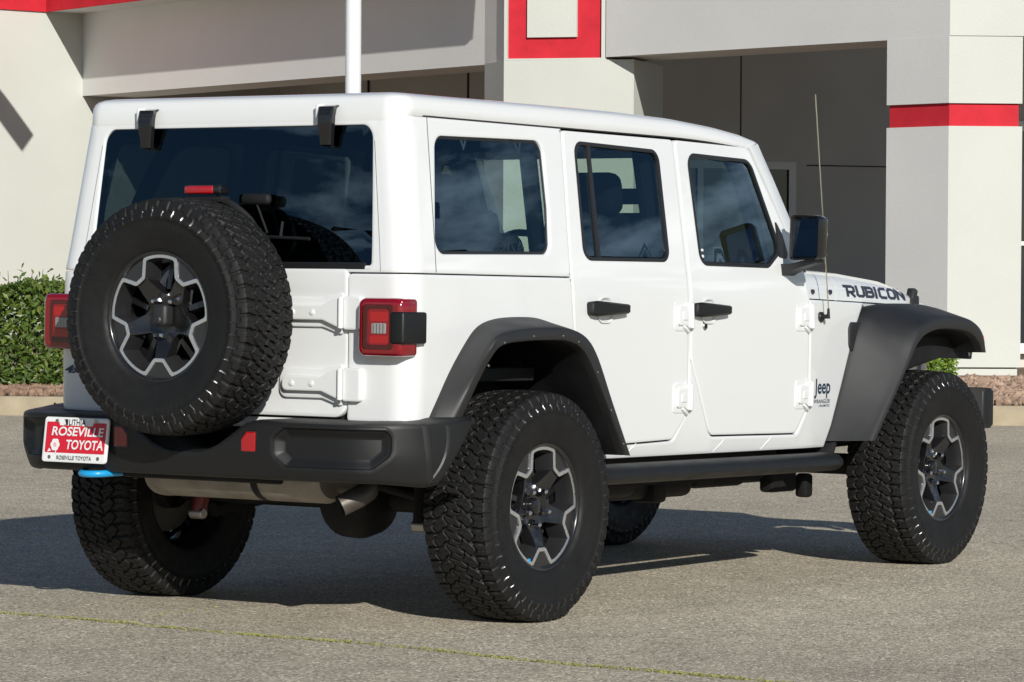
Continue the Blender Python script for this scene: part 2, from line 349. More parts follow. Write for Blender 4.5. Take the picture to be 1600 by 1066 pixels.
# ---- foliage
def leaves(mb, pts, nrm, s0, s1, jit=.9):
    for p, n in zip(pts, nrm):
        d = (n+Vector((random.gauss(0, jit), random.gauss(0, jit), random.gauss(0, jit)))).normalized()
        a = d.orthogonal().normalized(); a.rotate(Matrix.Rotation(random.random()*6.28, 3, d)); b = d.cross(a); s = random.uniform(s0, s1)
        mb.add([p-a*s, p+b*s*.45-a*s*.1+d*s*.12, p+a*s, p-b*s*.45-a*s*.1+d*s*.12], [(0, 1, 2), (0, 2, 3)])
hedge = empty('hedge', gp(-3.2, 29.6, .17), 'clipped dark green hedge in front of the cream wall', 'hedge')
mb = MB(); P = []; N = []
def hedge_h(a): return .85+.03*math.sin(a*3.1)+.03*math.sin(a*7.7+1)
for i in range(40000):
    a = random.uniform(-6.2, -1.2); face = random.random()
    gap = .10*abs(math.sin(a*2.6+.4))
    if face < .6: d = 29.25+gap*1.6+abs(random.gauss(0, .16)); z = random.uniform(0.02, hedge_h(a)); n = Vector((-math.cos(YAW), -math.sin(YAW), .35))
    else: d = random.uniform(29.3, 30.5); z = hedge_h(a)-abs(random.gauss(0, .07)); n = Vector((-.2, -.1, 1))
    P.append(gp(a, d, .17+z)); N.append(n)
for i in range(420):
    a = random.uniform(-6.2, -1.2); P.append(gp(a, random.uniform(29.3, 30.2), .17+hedge_h(a)+abs(random.gauss(0, .05)))); N.append(Vector((-.5, -.4, .5)))
leaves(mb, P, N, .018, .042)
f = mb.build('foliage', 'leaf', smooth=False); f.parent = hedge; f.matrix_parent_inverse = Matrix.Translation(-hedge.location)
mb = MB()
for i in range(34):
    a = -6.1+i*.145; q = gp(a, 29.75+random.uniform(-.15, .15), .15)
    for k in range(3): tube(mb, [q, q+Vector((random.uniform(-.1, .1), random.uniform(-.1, .1), .45)), q+Vector((random.uniform(-.25, .25), random.uniform(-.25, .25), .9))], [.012, .009, .004], 5)
for i in range(9):
    a = random.uniform(-5.6, -3.4); q = gp(a, 29.6, .17+hedge_h(a)-.1); p2 = q+Vector((random.uniform(-.06, .06), random.uniform(-.06, .06), random.uniform(.17, .25))); tube(mb, [q, p2], [.004, .002], 5)
f = mb.build('stems', 'twig'); f.parent = hedge; f.matrix_parent_inverse = Matrix.Translation(-hedge.location)
shrub = empty('shrub', gp(pa(1452, 29.6), 29.6, .2), 'small lime green shrub at the foot of the pillar', 'shrub')
mb = MB(); P = []; N = []
c = shrub.location+Vector((0, 0, .20))
for i in range(2600):
    v = Vector((random.gauss(0, 1), random.gauss(0, 1), random.gauss(0, 1))).normalized(); k = random.uniform(.6, 1.05)
    P.append(c+Vector((v.x*.24*k, v.y*.24*k, v.z*.22*k))); N.append(v)
leaves(mb, P, N, .012, .028); f = mb.build('foliage', 'lime', smooth=False); f.parent = shrub; f.matrix_parent_inverse = Matrix.Translation(-shrub.location)
mb = MB()
for k in range(6): tube(mb, [c-Vector((0, 0, .22)), c+Vector((random.uniform(-.12, .12), random.uniform(-.12, .12), .1))], [.01, .004], 5)
f = mb.build('stems', 'twig'); f.parent = shrub; f.matrix_parent_inverse = Matrix.Translation(-shrub.location)

# weeds in the pavement cracks
mb = MB(); P = []; N = []
def crackline(pts, n, wd):
    pts = [Vector(p) for p in pts]
    for i in range(n):
        t = random.random()*(len(pts)-1); k = int(t); p = pts[k].lerp(pts[k+1], t-k)
        if random.random() > .35+.65*(.5+.5*math.sin(t*9.7)*math.sin(t*4.1+1)): continue
        P.append(Vector((p.x+random.gauss(0, wd)+.012*math.sin(p.y*5), p.y+random.gauss(0, .02), random.uniform(.001, .007)))); N.append(Vector((0, 0, .5)))
crackline([(-.90, 3.2), (-.905, 1.6), (-.922, .8), (-.968, -.117), (-.98, -.935), (-1.064, -1.741), (-1.087, -2.335), (-1.12, -3.3)], 4200, .006)
crackline([(-.93, .25), (-.6, .29), (-.27, .333)], 60, .004)
leaves(mb, P, N, .003, .008)
tag(mb.build('crack_weeds', 'weed', smooth=False), 'thin line of yellow green weeds growing along the asphalt crack', 'weeds', kind='stuff')

# ------------------------------------------------------------------ showroom building
bld = empty('showroom_building', gp(0, 38, .2), 'pale stucco showroom building with red bands, pillars and deep canopies', 'building')
def bpart(mb, name, m, par=None, **k):
    o = mb.build(name, m, smooth=False, **k); o.parent = par or bld
    if par is None: o.matrix_parent_inverse = Matrix.Translation(-bld.location)
    return o
# left cream wall (meets the left beam at an angle)
def lw(t): return (-5.46+t*.7071, 45.5+t*.7071)
mb = MB(); poly_prism(mb, [lw(-9), lw(-.9), lw(-.9+.012) , lw(5.5), (lw(5.5)[0]-.3, lw(5.5)[1]+.3), (lw(-9)[0]-.3, lw(-9)[1]+.3)], .05, 7.5); bpart(mb, 'wall', 'cream')
# left beam between the wall and the middle pillar
B1 = (-.302, 37.6); B0 = (-5.46, 45.5); bx = (B1[0]-B0[0], B1[1]-B0[1]); bl = math.hypot(*bx); bx = (bx[0]/bl, bx[1]/bl); bn = (bx[1], -bx[0])   # bn points to the street
mb = MB(); poly_prism(mb, [B0, B1, (B1[0]-bn[0]*.75, B1[1]-bn[1]*.75), (B0[0]-bn[0]*.75, B0[1]-bn[1]*.75)], 3.29, 4.9); bpart(mb, 'beam', 'grey')
# red fascia with its soffit, standing out from the beam
F0 = (-5.86, 45.10); F1 = (.12, 35.95)
def ext(p, q, t): return (p[0]+(q[0]-p[0])*t, p[1]+(q[1]-p[1])*t)
mb = MB(); poly_prism(mb, [F0, ext(F0, F1, .985), ext(B0, B1, .985), B0], 4.33, 7.0); bpart(mb, 'overhang', 'grey')
fn_ = (.82, .57)
mb = MB(); d_ = (F1[0]-F0[0], F1[1]-F0[1]); l_ = math.hypot(*d_); nn = (d_[1]/l_, -d_[0]/l_)
Fo = (F0[0]+nn[0]*.03, F0[1]+nn[1]*.03); Fe = ext(F0, F1, .98); Feo = (Fe[0]+nn[0]*.03, Fe[1]+nn[1]*.03)
poly_prism(mb, [(F0[0]+nn[0]*.002, F0[1]+nn[1]*.002), (Fe[0]+nn[0]*.002, Fe[1]+nn[1]*.002), Feo, Fo], 4.32, 6.2); bpart(mb, 'red_fascia', 'red')
mb = MB(); q0 = lw(-8); q1 = (F0[0]+.02, F0[1]+.02); o_ = (.7071*.03, -.7071*.03)
poly_prism(mb, [(q0[0]+o_[0]*.1, q0[1]+o_[1]*.1), (q1[0]+o_[0]*.1, q1[1]+o_[1]*.1), (q1[0]+o_[0], q1[1]+o_[1]), (q0[0]+o_[0], q0[1]+o_[1])], 4.32, 6.2); bpart(mb, 'red_band', 'red')
# dark wall deep under the left beam
mb = MB(); poly_prism(mb, [(-3.2, 47.9), (1.8, 45.2), (1.9, 45.6), (-3.0, 48.3)], .1, 7.0); bpart(mb, 'recess_wall', 'recess')
mb = MB()
for a, D in ((-1.92, 47.2), (-.6, 46.5)): poly_prism(mb, [(a, D-.02), (a+.03, D-.02), (a+.03, D+.2), (a, D+.2)], .1, 4.2)
bpart(mb, 'wall_joint', 'lining')
# middle pillar with the red frame
pil = [(-.302, 37.6), (pa(785, 37.0), 37.0), (pa(988, 36.6), 36.6), (pa(988, 36.6)+.35, 37.9), (.2, 38.6)]
mb = MB(); poly_prism(mb, pil, .1, 3.30); mid_pillar = bpart(mb, 'pillar', 'cream')
A0 = Vector(pil[1]); A1 = Vector((pa(945, 36.69), 36.69)); tv = (A1-A0).normalized(); nv = Vector((tv.y, -tv.x))   # nv to the street
def mp_(t, d): q = A0+tv*t-nv*d; return (q.x, q.y)
Wt = (A1-A0).length
mb = MB(); poly_prism(mb, [(-.302, 37.6), mp_(0, .06), mp_(Wt, .06), (A1.x+.35, 37.9), (.2, 38.6)], 3.30, 7.0); bpart(mb, 'pillar_top', 'grey', mid_pillar)
mb = MB(); poly_prism(mb, [mp_(.002, .04), mp_(Wt, .04), mp_(Wt, .0595), mp_(.002, .0595)], 3.301, 7.0); bpart(mb, 'red_panel', 'red', mid_pillar)
mb = MB(); poly_prism(mb, [mp_(0, .0), mp_(0, .06), mp_(.0018, .06), mp_(.0018, 0)], 3.301, 7.0); bpart(mb, 'pillar_edge', 'grey', mid_pillar)
mb = MB(); t0 = pa(790.5, 37)-pa(785, 37); t1 = Wt-.055; ti0 = pa(822.5, 37)-pa(785, 37); ti1 = pa(903, 36.8)-pa(785, 37)
for (x0, x1, z0, z1) in ((0, t0, 3.30, 7), (t1, Wt, 3.30, 7), (t0, t1, 3.30, 3.32), (ti0, ti1, 3.535, 7)):
    poly_prism(mb, [mp_(x0, 0), mp_(x1, 0), mp_(x1, .0395), mp_(x0, .0395)], z0+.001, z1)
bpart(mb, 'pillar_frame', 'cream', mid_pillar)
# long beam from the middle pillar to the right pillar, and the right pillar
C1 = (4.007, 33.0); C0 = (3.499, 33.61); bm0 = (pa(944, 36.67), 36.67); C2 = (pa(1594.5, 33.05), 33.05)
def back(p, d): return (p[0]+.39*d, p[1]+.92*d)
mb = MB(); poly_prism(mb, [bm0, C0, back(C0, .9), back(bm0, .9)], 3.325, 7.0); bpart(mb, 'beam', 'grey')
mb = MB(); poly_prism(mb, [C0, C1, back(C1, .02), back(C0, .02)], 3.325, 7.0); bpart(mb, 'beam', 'grey')
mb = MB(); poly_prism(mb, [(C1[0]+.001, C1[1]), (9.5, 33.3), (9.5, 34.2), (C1[0]+.2, 33.9)], 3.335, 7.0); bpart(mb, 'beam', 'cream')
def pillar_section(ins, z0, z1):
    g = .7
    return [(C0[0]+ins*.9, C0[1]+ins*.1), (C1[0]+ins*.15, C1[1]+ins*1.0), (C2[0]-ins, C2[1]+ins), (C2[0]-ins+.1, C2[1]+1.0), (C0[0]+.35, C0[1]+.75)]
mbL = MB(); mbB = MB()
for ins, z0, z1 in ((0, .42-.135, 2.505), (0, 2.715, 3.33)): poly_prism(mbL, pillar_section(ins, z0, z1), z0, z1)
poly_prism(mbL, pillar_section(.025, 0, 0), .05, .27)
rp_ = bpart(mbL, 'pillar', 'cream')
poly_prism(mbB, pillar_section(.03, 0, 0), 2.506, 2.714); bpart(mbB, 'red_band', 'red', rp_)
mb = MB(); poly_prism(mb, pillar_section(.04, 0, 0), .271, .284); bpart(mb, 'plinth_groove', 'lining', rp_)
# thin sheet on the right pillar's street-left side, paler to stand in for sunlight
mb = MB(); sv = Vector((C1[0]-C0[0], C1[1]-C0[1])).normalized(); no = Vector((-sv.y, sv.x))*-1
if no.y > 0: no = -no
no = Vector((-abs(no.x), -abs(no.y)))
for z0, z1 in ((.285, 2.503), (2.717, 3.33)):
    poly_prism(mb, [(C0[0]+no.x*.004, C0[1]+no.y*.004), (C1[0]+no.x*.004, C1[1]+no.y*.004), (C1[0]+no.x*.001, C1[1]+no.y*.001), (C0[0]+no.x*.001, C0[1]+no.y*.001)], z0, z1)
bpart(mb, 'pillar_side_tone', 'grey', rp_)
# recess behind the long beam
mb = MB(); poly_prism(mb, [(.5, 41.9), (9.5, 46.4), (9.4, 46.8), (.4, 42.3)], .1, 7.0); rw = bpart(mb, 'recess_wall', 'recess')
def rwD(a): return 41.9+(a-.5)*.5
mb = MB(); poly_prism(mb, [(3.55, rwD(3.55)-.004), (9.4, rwD(9.4)-.004), (9.4, rwD(9.4)-.001), (3.55, rwD(3.55)-.001)], 2.40, 2.415)
poly_prism(mb, [(2.72, rwD(2.72)-.004), (2.735, rwD(2.735)-.004), (2.735, rwD(2.735)-.001), (2.72, rwD(2.72)-.001)], 2.42, 6.9); bpart(mb, 'wall_joint', 'lining', rw)
wa0, wa1 = 1.2, 3.42
mb = MB()
for x0, x1, z0, z1 in ((wa0, wa1, 2.35, 2.44), (wa0, wa1, .2, .3), (wa0, wa0+.09, .3, 2.35), (wa1-.09, wa1, .3, 2.35), (2.2, 2.27, .3, 2.35)):
    poly_prism(mb, [(x0, rwD(x0)-.06), (x1, rwD(x1)-.06), (x1, rwD(x1)-.002), (x0, rwD(x0)-.002)], z0, z1)
wf = bpart(mb, 'window_frame', 'alum', rw)
mb = MB(); poly_prism(mb, [(wa0, rwD(wa0)-.03), (wa1, rwD(wa1)-.03), (wa1, rwD(wa1)-.005), (wa0, rwD(wa0)-.005)], .25, 2.4); bpart(mb, 'window_pane', 'bglass', rw)
# right-hand recess with a dark shopfront
mb = MB(); poly_prism(mb, [(4.85, 35.6), (10.5, 35.9), (10.5, 36.2), (4.85, 36.2)], .1, 7.0); rr = bpart(mb, 'recess_wall', 'recess')
mb = MB(); poly_prism(mb, [(4.9, 35.53), (10.4, 35.83), (10.4, 35.88), (4.9, 35.58)], .45, 2.55); bpart(mb, 'window_pane', 'bglass', rr)
mb = MB()
for z0, z1 in ((2.55, 2.65), (1.42, 1.46), (.35, .45)): poly_prism(mb, [(4.9, 35.46), (10.4, 35.76), (10.4, 35.9), (4.9, 35.59)], z0, z1)
bpart(mb, 'window_frame', 'alum', rr)
# flat roof over everything
mb = MB(); poly_prism(mb, [lw(-9), F0, F1, bm0, C0, C1, (9.5, 33.3), (12, 50), (-8, 52), (-14, 46)], 7.0, 7.3); bpart(mb, 'roof', 'recess')

# ------------------------------------------------------------------ lamp post in the planting bed, two more behind the photographer (seen in the glass)
def lamp_post(loc, h, label, r=.064, group='parking lot lamp posts', rot=0, m='pole'):
    t = empty('lamp_post', loc, label, 'lamp post', group, rot=(0, 0, rot))
    mb = MB(); cyl(mb, (0, 0, .0), (0, 0, h), r, r*.85, 24); mb.build('pole', m, t)
    mb = MB(); cyl(mb, (0, 0, -.1), (0, 0, .45), .24, .24, 24, bev=.02); mb.build('base', 'concrete', t)
    mb = MB(); box(mb, (0, 0, h+.05), (1.5, .07, .07), .01); mb.build('arm', m, t)
    for s in (-1, 1):
        mb = MB(); box(mb, (s*.95, 0, h+.06), (.75, .38, .13), .03, taper=(.85, .8)); mb.build('lamp_head', m, t)
    return t
lamp_post(gp(pa(550, 22.5), 22.5, 0), 8.8, 'white lamp post rising behind the car roof', r=.052, rot=YAW-1.57+.1)
for (p, h, rr_, nm) in (((-22.6, 17.3, 0), 5.9, .9, 'lamp post behind the photographer, mirrored in the rear window'), ((34.2, -24.8, 0), 8.2, .2, 'lamp post out to the right, mirrored in the rear door window'), ((50.5, -34.6, 0), 10.6, .3, 'far lamp post out to the right, mirrored in the rear quarter window')):
    lamp_post(p, h, nm, rot=rr_, m='bronze')
# added post, unseen on the left, shaped for its shadow on the cream wall
t = empty('shadow_lamp_post', gp(-6.3, 40.7, .2), 'unseen low lamp post, added left of the frame for its shadow on the cream wall', 'lamp post')
mb = MB(); cyl(mb, (0, 0, -.1), (0, 0, 4.75), .05, .045, 20); mb.build('pole', 'pole', t)
rgt = gp(1, 0)-gp(0, 0); mb = MB(); tube(mb, catmull([(0, 0, 4.72), rgt*.25+Vector((0, 0, 4.86)), rgt*.6+Vector((0, 0, 4.84)), rgt*.95+Vector((0, 0, 4.70))], 5), .035, 12); mb.build('arm', 'pole', t)
mb = MB(); loft(mb, [[rgt*(a+.5*b)+Vector((0, 0, z-.8*b*.5))+gp(0, c)-gp(0, 0) for b, c in ((-w_, -.30), (-w_, .30), (w_, .30), (w_, -.30))] for a, z, w_ in ((.80, 4.80, .07), (1.0, 4.66, .13), (1.27, 4.43, .13), (1.33, 4.38, .06))], True, True); mb.build('lamp_head', 'pole', t)

# ------------------------------------------------------------------ the car.  x forward from the rear axle, y left, z up
TH = .0149
car = empty('off_road_car', (-.402*math.sin(TH), 0, .402*(1-math.cos(TH))), 'white hard top four door off road car with black fender flares and rear spare wheel', 'car', rot=(0, TH, 0))
WT = [(.50, .760), (.60, .783), (.80, .790), (1.05, .790), (1.205, .783), (1.45, .748), (1.75, .705), (1.83, .690)]
XT = [(.5, -.640), (.70, -.652), (1.205, -.655), (1.30, -.645), (1.70, -.612), (1.76, -.606), (1.83, -.59)]
RC = .075; S1 = .79-RC; SL = RC*math.pi/2
def W(z): return interp(z, WT)
def sx(x): return S1+SL+x+.58
def shell(s, z, d=0.):
    a = abs(s); g = -1 if s > 0 else 1; wz = W(z); xr = interp(z, XT); fl = wz-RC
    if a <= S1: p = (xr+d, a*fl/S1)
    elif a <= S1+SL:
        t = (a-S1)/RC; p = (xr+RC-(RC-d)*math.cos(t), fl+(RC-d)*math.sin(t))
    else:
        xn = a-S1-SL-.58; x = xn+(xr+.655)*max(0, 1-(xn+.58)/.5); tap = max(0, xn-2.1)*.09; p = (x, wz-d-tap)
    return Vector((p[0], g*p[1], z))
def side(x, z, d=0.): return shell(sx(x), z, d)
def rear(y, z, d=0.):   # y>0 = left
    return shell(-y*S1/(W(z)-RC), z, d)

# --- body side frame: rocker, lower door pillar and cowl side (one on each side)
body_out = [(.535, .548, .01), (2.27, .548, .01), (2.40, .80, .03), (2.53, 1.03, .03), (2.62, 1.1345, .005), (2.085, 1.1445, .005), (2.085, .72, .09), (2.0, .606, .03), (1.325, .613, .05), (1.178, .905, .12), (1.164, .94, 0), (1.158, .72, .07), (1.06, .603, .05), (.52, .590, .005)]
tub_core = MB()
for s in (1, -1):   # dark inner skin so that the gaps between panels read as black lines
    g = 1 if s == 1 else -1
loft(tub_core, [[side(x, z if x < 2.06 else min(z, 1.12), .022) for z in (.56, .62, .8, 1.0, 1.2)] for x in (.45, .8, 1.2, 1.6, 2.05, 2.065, 2.3)])
loft(tub_core, [[Vector((p.x, -p.y, p.z)) for p in [side(x, z if x < 2.06 else min(z, 1.12), .022) for z in (1.2, 1.0, .8, .62, .56)]] for x in (.45, .8, 1.2, 1.6, 2.05, 2.065, 2.3)])
tub_core.add([(-.6, -.74, .70), (-.6, .74, .70), (.3, .74, .70), (.3, -.74, .70), (2.3, .74, .58), (2.3, -.74, .58), (.5, .74, .58), (.5, -.74, .58)], [(0, 1, 2, 3), (3, 2, 6, 7), (7, 6, 4, 5)])
body = tub_core.build('body', 'lining', car, angle=20)
for mir in (False, True):
    mb = MB(); panel(mb, rnd(body_out, .02, 5, .08), side, r=.004, depth=.022, step=.06); mb.build('side_panel', 'paint', body, mirror=mir)
# rocker creases
for mir in (False, True):
    for x in (.78, 1.42, 1.78):
        mb = MB(); tube(mb, [side(x+.02, .602, -.0005), side(x, .585, -.001), side(x-.05, .553, -.0005)], [.0012, .003, .0012], 6); mb.build('rocker_crease', 'paint', body, mirror=mir)
for mir in (False, True):
    mb = MB(); loft(mb, [[side(x, 1.1445-.0187*(x-2.085), .001), Vector((x, -.745+(x-2.1)*.123, 1.1462-.018*(x-2.1)))] for x in (2.085, 2.2, 2.4, 2.6, 2.7)]); mb.build('cowl_ledge', 'paint', body, mirror=mir)
# --- rear quarter with the round corner
ya = .533
quarter_out = [(ya*S1/(.79-RC), .705, .012), (sx(-.525), .705, .004), (sx(-.45), .80, .02), (sx(-.30), .955, .05), (sx(-.20), .99, .05), (sx(.2), .99, .04), (sx(.33), .93, .03), (sx(.361), 1.00, .005), (sx(.349), 1.2075, .004), (ya*S1/(.79-RC), 1.2075, .02)]
for mir in (False, True):
    mb = MB(); panel(mb, rnd(quarter_out, .02, 5, .03), shell, r=.004, depth=.02, step=.028); mb.build('quarter_panel', 'paint', body, mirror=mir)
mb = MB(); box(mb, (-.60, 0, .955), (.04, 1.40, .50), .01); mb.build('rear_sill', 'lining', body)
# body joint strip under tailgate
mb = MB(); panel(mb, rnd([(-ya+.001, .672, .0), (ya-.001, .672, 0), (ya-.001, .708, 0), (-ya+.001, .708, 0)], 0, 1, .1), lambda u, v, d: rear(-u, v, d+.004), r=.003, depth=.02, step=None); mb.build('rear_sill', 'paint', body)

# --- tailgate
tg = [(-ya+.005, .716, .03), (ya-.005, .716, .05), (ya-.005, 1.225, .02), (-ya+.005, 1.225, .02)]
def tgf(u, v, d=0):
    k = .006*max(0, min(1, (1.135-v)/.012))*max(0, min(1, (v-.735)/.02))     # lower field set back a little
    return rear(-u, v, d-.002+k)
mb = MB(); panel(mb, rnd(tg, .02, 6, .05), tgf, r=.005, depth=.022, step=.028); tailgate = mb.build('tailgate', 'paint', car)
def hinge_gate(z, w0=.27):
    mb = MB(); y1 = .27; y2 = .515; bx0 = -.668
    pl = rnd([(y1, z-.034, .02), (.44, z-.034, .02), (.505, z-.058, .008), (.515, z-.058, .004), (.515, z+.042, .004), (.50, z+.042, .01), (.44, z+.018, .02), (y1, z+.018, .02)], .01, 5, .05)
    panel(mb, pl, lambda u, v, d: Vector((-.683+d, -u, v)), r=.005, depth=.03, step=None, band=.003)
    pl = rnd([(.524, z-.066, .01), (.60, z-.066, .012), (.60, z+.048, .012), (.524, z+.048, .01)], .01, 4, .05)
    panel(mb, pl, lambda u, v, d: Vector((-.675+d, -u, v)), r=.005, depth=.03, step=None, band=.003)
    cyl(mb, (-.684, -.522, z-.062), (-.684, -.522, z+.044), .0095, n=14, bev=.002)
    h = mb.build('hinge', 'paint', tailgate)
    # embossed border behind the hinge
    mb = MB(); panel(mb, rnd([(.245, z-.058, .03), (.43, z-.058, .03), (.516, z-.085, .01), (.516, z+.062, .01), (.43, z+.042, .03), (.245, z+.042, .03)], .01, 5, .05), lambda u, v, d: Vector((-.662+d, -u, v)), r=.004, depth=.02, step=None); mb.build('hinge_pad', 'paint', tailgate)
    for y in (.315, .40):
        mb = MB(); cyl(mb, (-.682, -y, z-.008), (-.6865, -y, z-.008), .011, n=16, bev=.002); cyl(mb, (-.6862, -y, z-.008), (-.688, -y, z-.008), .005, n=8); mb.build('screw', 'paint', h)
    return h
hinge_gate(1.082); hinge_gate(.838)
# --- hard top: one shell round the rear with the glass openings
def qhole(): return [(-.490, 1.278, .05), (.228, 1.290, .05), (.248, 1.45, 0), (.250, 1.697, .05), (-.445, 1.685, .05)]
gh = [(-.624, 1.236, .012), (.624, 1.236, .012), (.592, 1.716, .045), (-.592, 1.716, .045)]
def rs(y, z): return y*S1/(W(z)-RC)
Sx = sx(.349); St = sx(.385)
ht_out = [(-Sx, 1.2118, .004), (Sx, 1.2118, .004), (St, 1.748, .004), (-St, 1.748, .004)]
hr = rnd([(rs(y, z), z, r) for y, z, r in gh], .03, 8, .03)
hq = rnd([(sx(x), z, r) if r else (sx(x), z, .02) for x, z, r in qhole()], .05, 8, .03)
hq2 = [Vector((-p.x, p.y)) for p in hq][::-1]
mb = MB(); panel(mb, rnd(ht_out, .004, 2, .028), shell, holes=[hr, hq, hq2], r=.006, depth=.025, step=.027, band=.008, reveal=.02)
hardtop = mb.build('hardtop', 'paint', car)
def gpanel(mb, loop, fn, d): return panel(mb, loop, lambda u, v, k: fn(u, v, k+d), r=0, depth=.0005, step=.06)
for k, h in enumerate((hq, hq2)):
    mb = MB(); gpanel(mb, offset(h, -.002), shell, .012); mb.build('quarter_window', 'gquart', hardtop)
    mb = MB(); panel(mb, offset(h, -.003), shell_d := (lambda u, v, d: shell(u, v, d+.010)), holes=[offset(h, .010)], r=.002, depth=.004, step=None, band=.001); mb.build('window_seal', 'trim', hardtop)
mb = MB(); gpanel(mb, offset(hr, .002), shell, .006); rglass = mb.build('rear_window', 'gtint', hardtop)
mb = MB(); panel(mb, offset(hr, -.004), lambda u, v, d: shell(u, v, d+.010), holes=[offset(hr, .028)], r=.0, depth=.003, step=None); mb.build('window_border', 'gloss', hardtop)
mb = MB(); panel(mb, rnd([(-.60, 1.222, .004), (.60, 1.222, .004), (.60, 1.246, .004), (-.60, 1.246, .004)], .004, 2, .1), lambda u, v, d: rear(-u, v, d-.003), r=.004, depth=.02, step=None, band=.002); mb.build('glass_edge', 'trim', hardtop)
for y in (.385, -.415):
    mb = MB(); c0 = -.612
    # black arm: wide root under the lip, narrower foot on the glass
    prof = [(1.786, -.612, .030), (1.780, -.642, .033), (1.745, -.652, .033), (1.712, -.651, .031), (1.682, -.647, .025), (1.648, -.645, .022), (1.642, -.632, .020)]
    rings = []
    for z, x, hw in prof: rings.append([(x+.022, y+hw, z), (x+.004, y+hw, z), (x, y+hw-.006, z), (x, y-hw+.006, z), (x+.004, y-hw, z), (x+.022, y-hw, z)])
    loft(mb, rings, True, True); mb.build('glass_hinge', 'gloss', hardtop)
    mb = MB(); box(mb, (-.612, y+.042, 1.765), (.05, .012, .050), .003); mb.build('hinge_cheek', 'paint', hardtop)
# --- roof: rings drawn in from the gutter
def zroof(x): return interp(x, [(-.6, .010), (-.2, .012), (.3, .014), (.8, .014), (1.2, .008), (1.5, -.006), (1.7, -.022), (1.86, -.045)])
def ring(i, z, n=14):
    x0, x1 = -.606+i*1.0, 1.862-i*1.15; hw = .704-i; r0 = max(.02, .078-i*.6); r1 = max(.02, .06-i*.5); o = []
    def arc(cx, cy, r, a0, a1):
        for k in range(n+1):
            a = a0+(a1-a0)*k/n; o.append((cx+r*math.cos(a), cy+r*math.sin(a)))
    arc(x1-r1, -hw+r1, r1, -math.pi/2, 0)
    o += [(x1, -hw+r1+(2*hw-2*r1)*k/20) for k in range(1, 20)]
    arc(x1-r1, hw-r1, r1, 0, math.pi/2)
    o += [(x1-r1+(x0+r0-x1+r1)*k/60, hw) for k in range(1, 60)]
    arc(x0+r0, hw-r0, r0, math.pi/2, math.pi)
    o += [(x0, hw-r0-(2*hw-2*r0)*k/20) for k in range(1, 20)]
    arc(x0+r0, -hw+r0, r0, math.pi, 1.5*math.pi)
    o += [(x0+r0+(x1-r1-x0-r0)*k/60, -hw) for k in range(1, 60)]
    return [(x, y, z+zroof(x)*min(1, (z-1.75)/.03)) for x, y in o]
def gut(x): return 0
prof = [(.004, 1.745), (-.001, 1.7535), (-.001, 1.768), (.001, 1.784), (.006, 1.797), (.016, 1.807), (.034, 1.814), (.06, 1.8185), (.11, 1.8225), (.2, 1.826), (.35, 1.829), (.5, 1.831), (.62, 1.832)]
def ring2(i, z):
    if z < 1.76:
        o = []
        for x, y, _ in ring(i, z):
            k = max(0, min(1, (-.53-x)/.05)); zz = z+(.0045 if -.48 < x < 1.8 else .0035)*(z > 1.74)-.030*max(0, (x-1.1)/.75)**2
            o.append((x-(.0035 if z > 1.75 else .006)*k, y, zz-(.020 if z > 1.75 else .024)*k))
        return o
    if False: return [(x, y, z+(.0045 if -.48 < x < 1.8 else .0035)*(z > 1.74)-.030*max(0, (x-1.1)/.75)**2) for x, y, _ in ring(i, z)]
    return [(x, y, q-.030*max(0, (x-1.1)/.75)**2*(1 if z < 1.79 else .3)) for x, y, q in ring(i, z)]
mb = MB(); loft(mb, [ring2(i, z) for i, z in prof], True, False)
lastr = ring2(.66, 1.832); mb.add(lastr, [tuple(range(len(lastr)))]); roof = mb.build('roof', 'paint', car, angle=40)
mb = MB(); mb.add([(x, y, z-.012) for x, y, z in ring2(.02, 1.75)], [tuple(range(len(lastr)))[::-1]]); mb.build('headliner', 'headliner', roof)
# dark drip line between roof and side
for mir in (False, True):
    mb = MB(); tube(mb, [Vector((x, W(1.749)*-1+.006, 1.752-.030*max(0, (x-1.1)/.75)**2)) for x in [-.47+.1*k for k in range(24)]], .0035, 6); mb.build('drip_seal', 'lining', roof, mirror=mir)
# panel lines either side of the rear corner
for mir in (False, True):
    mb = MB(); tube(mb, [shell(sx(-.492), 1.216+.0445*k, -.0004) for k in range(13)], .0016, 6); tube(mb, [shell(rs(.668, 1.2), 1.216+.0445*k, -.0003) for k in range(11)], .0010, 6); mb.build('panel_line', mat('seam_shadow_grey', (.10, .10, .105), .8), hardtop, mirror=mir)

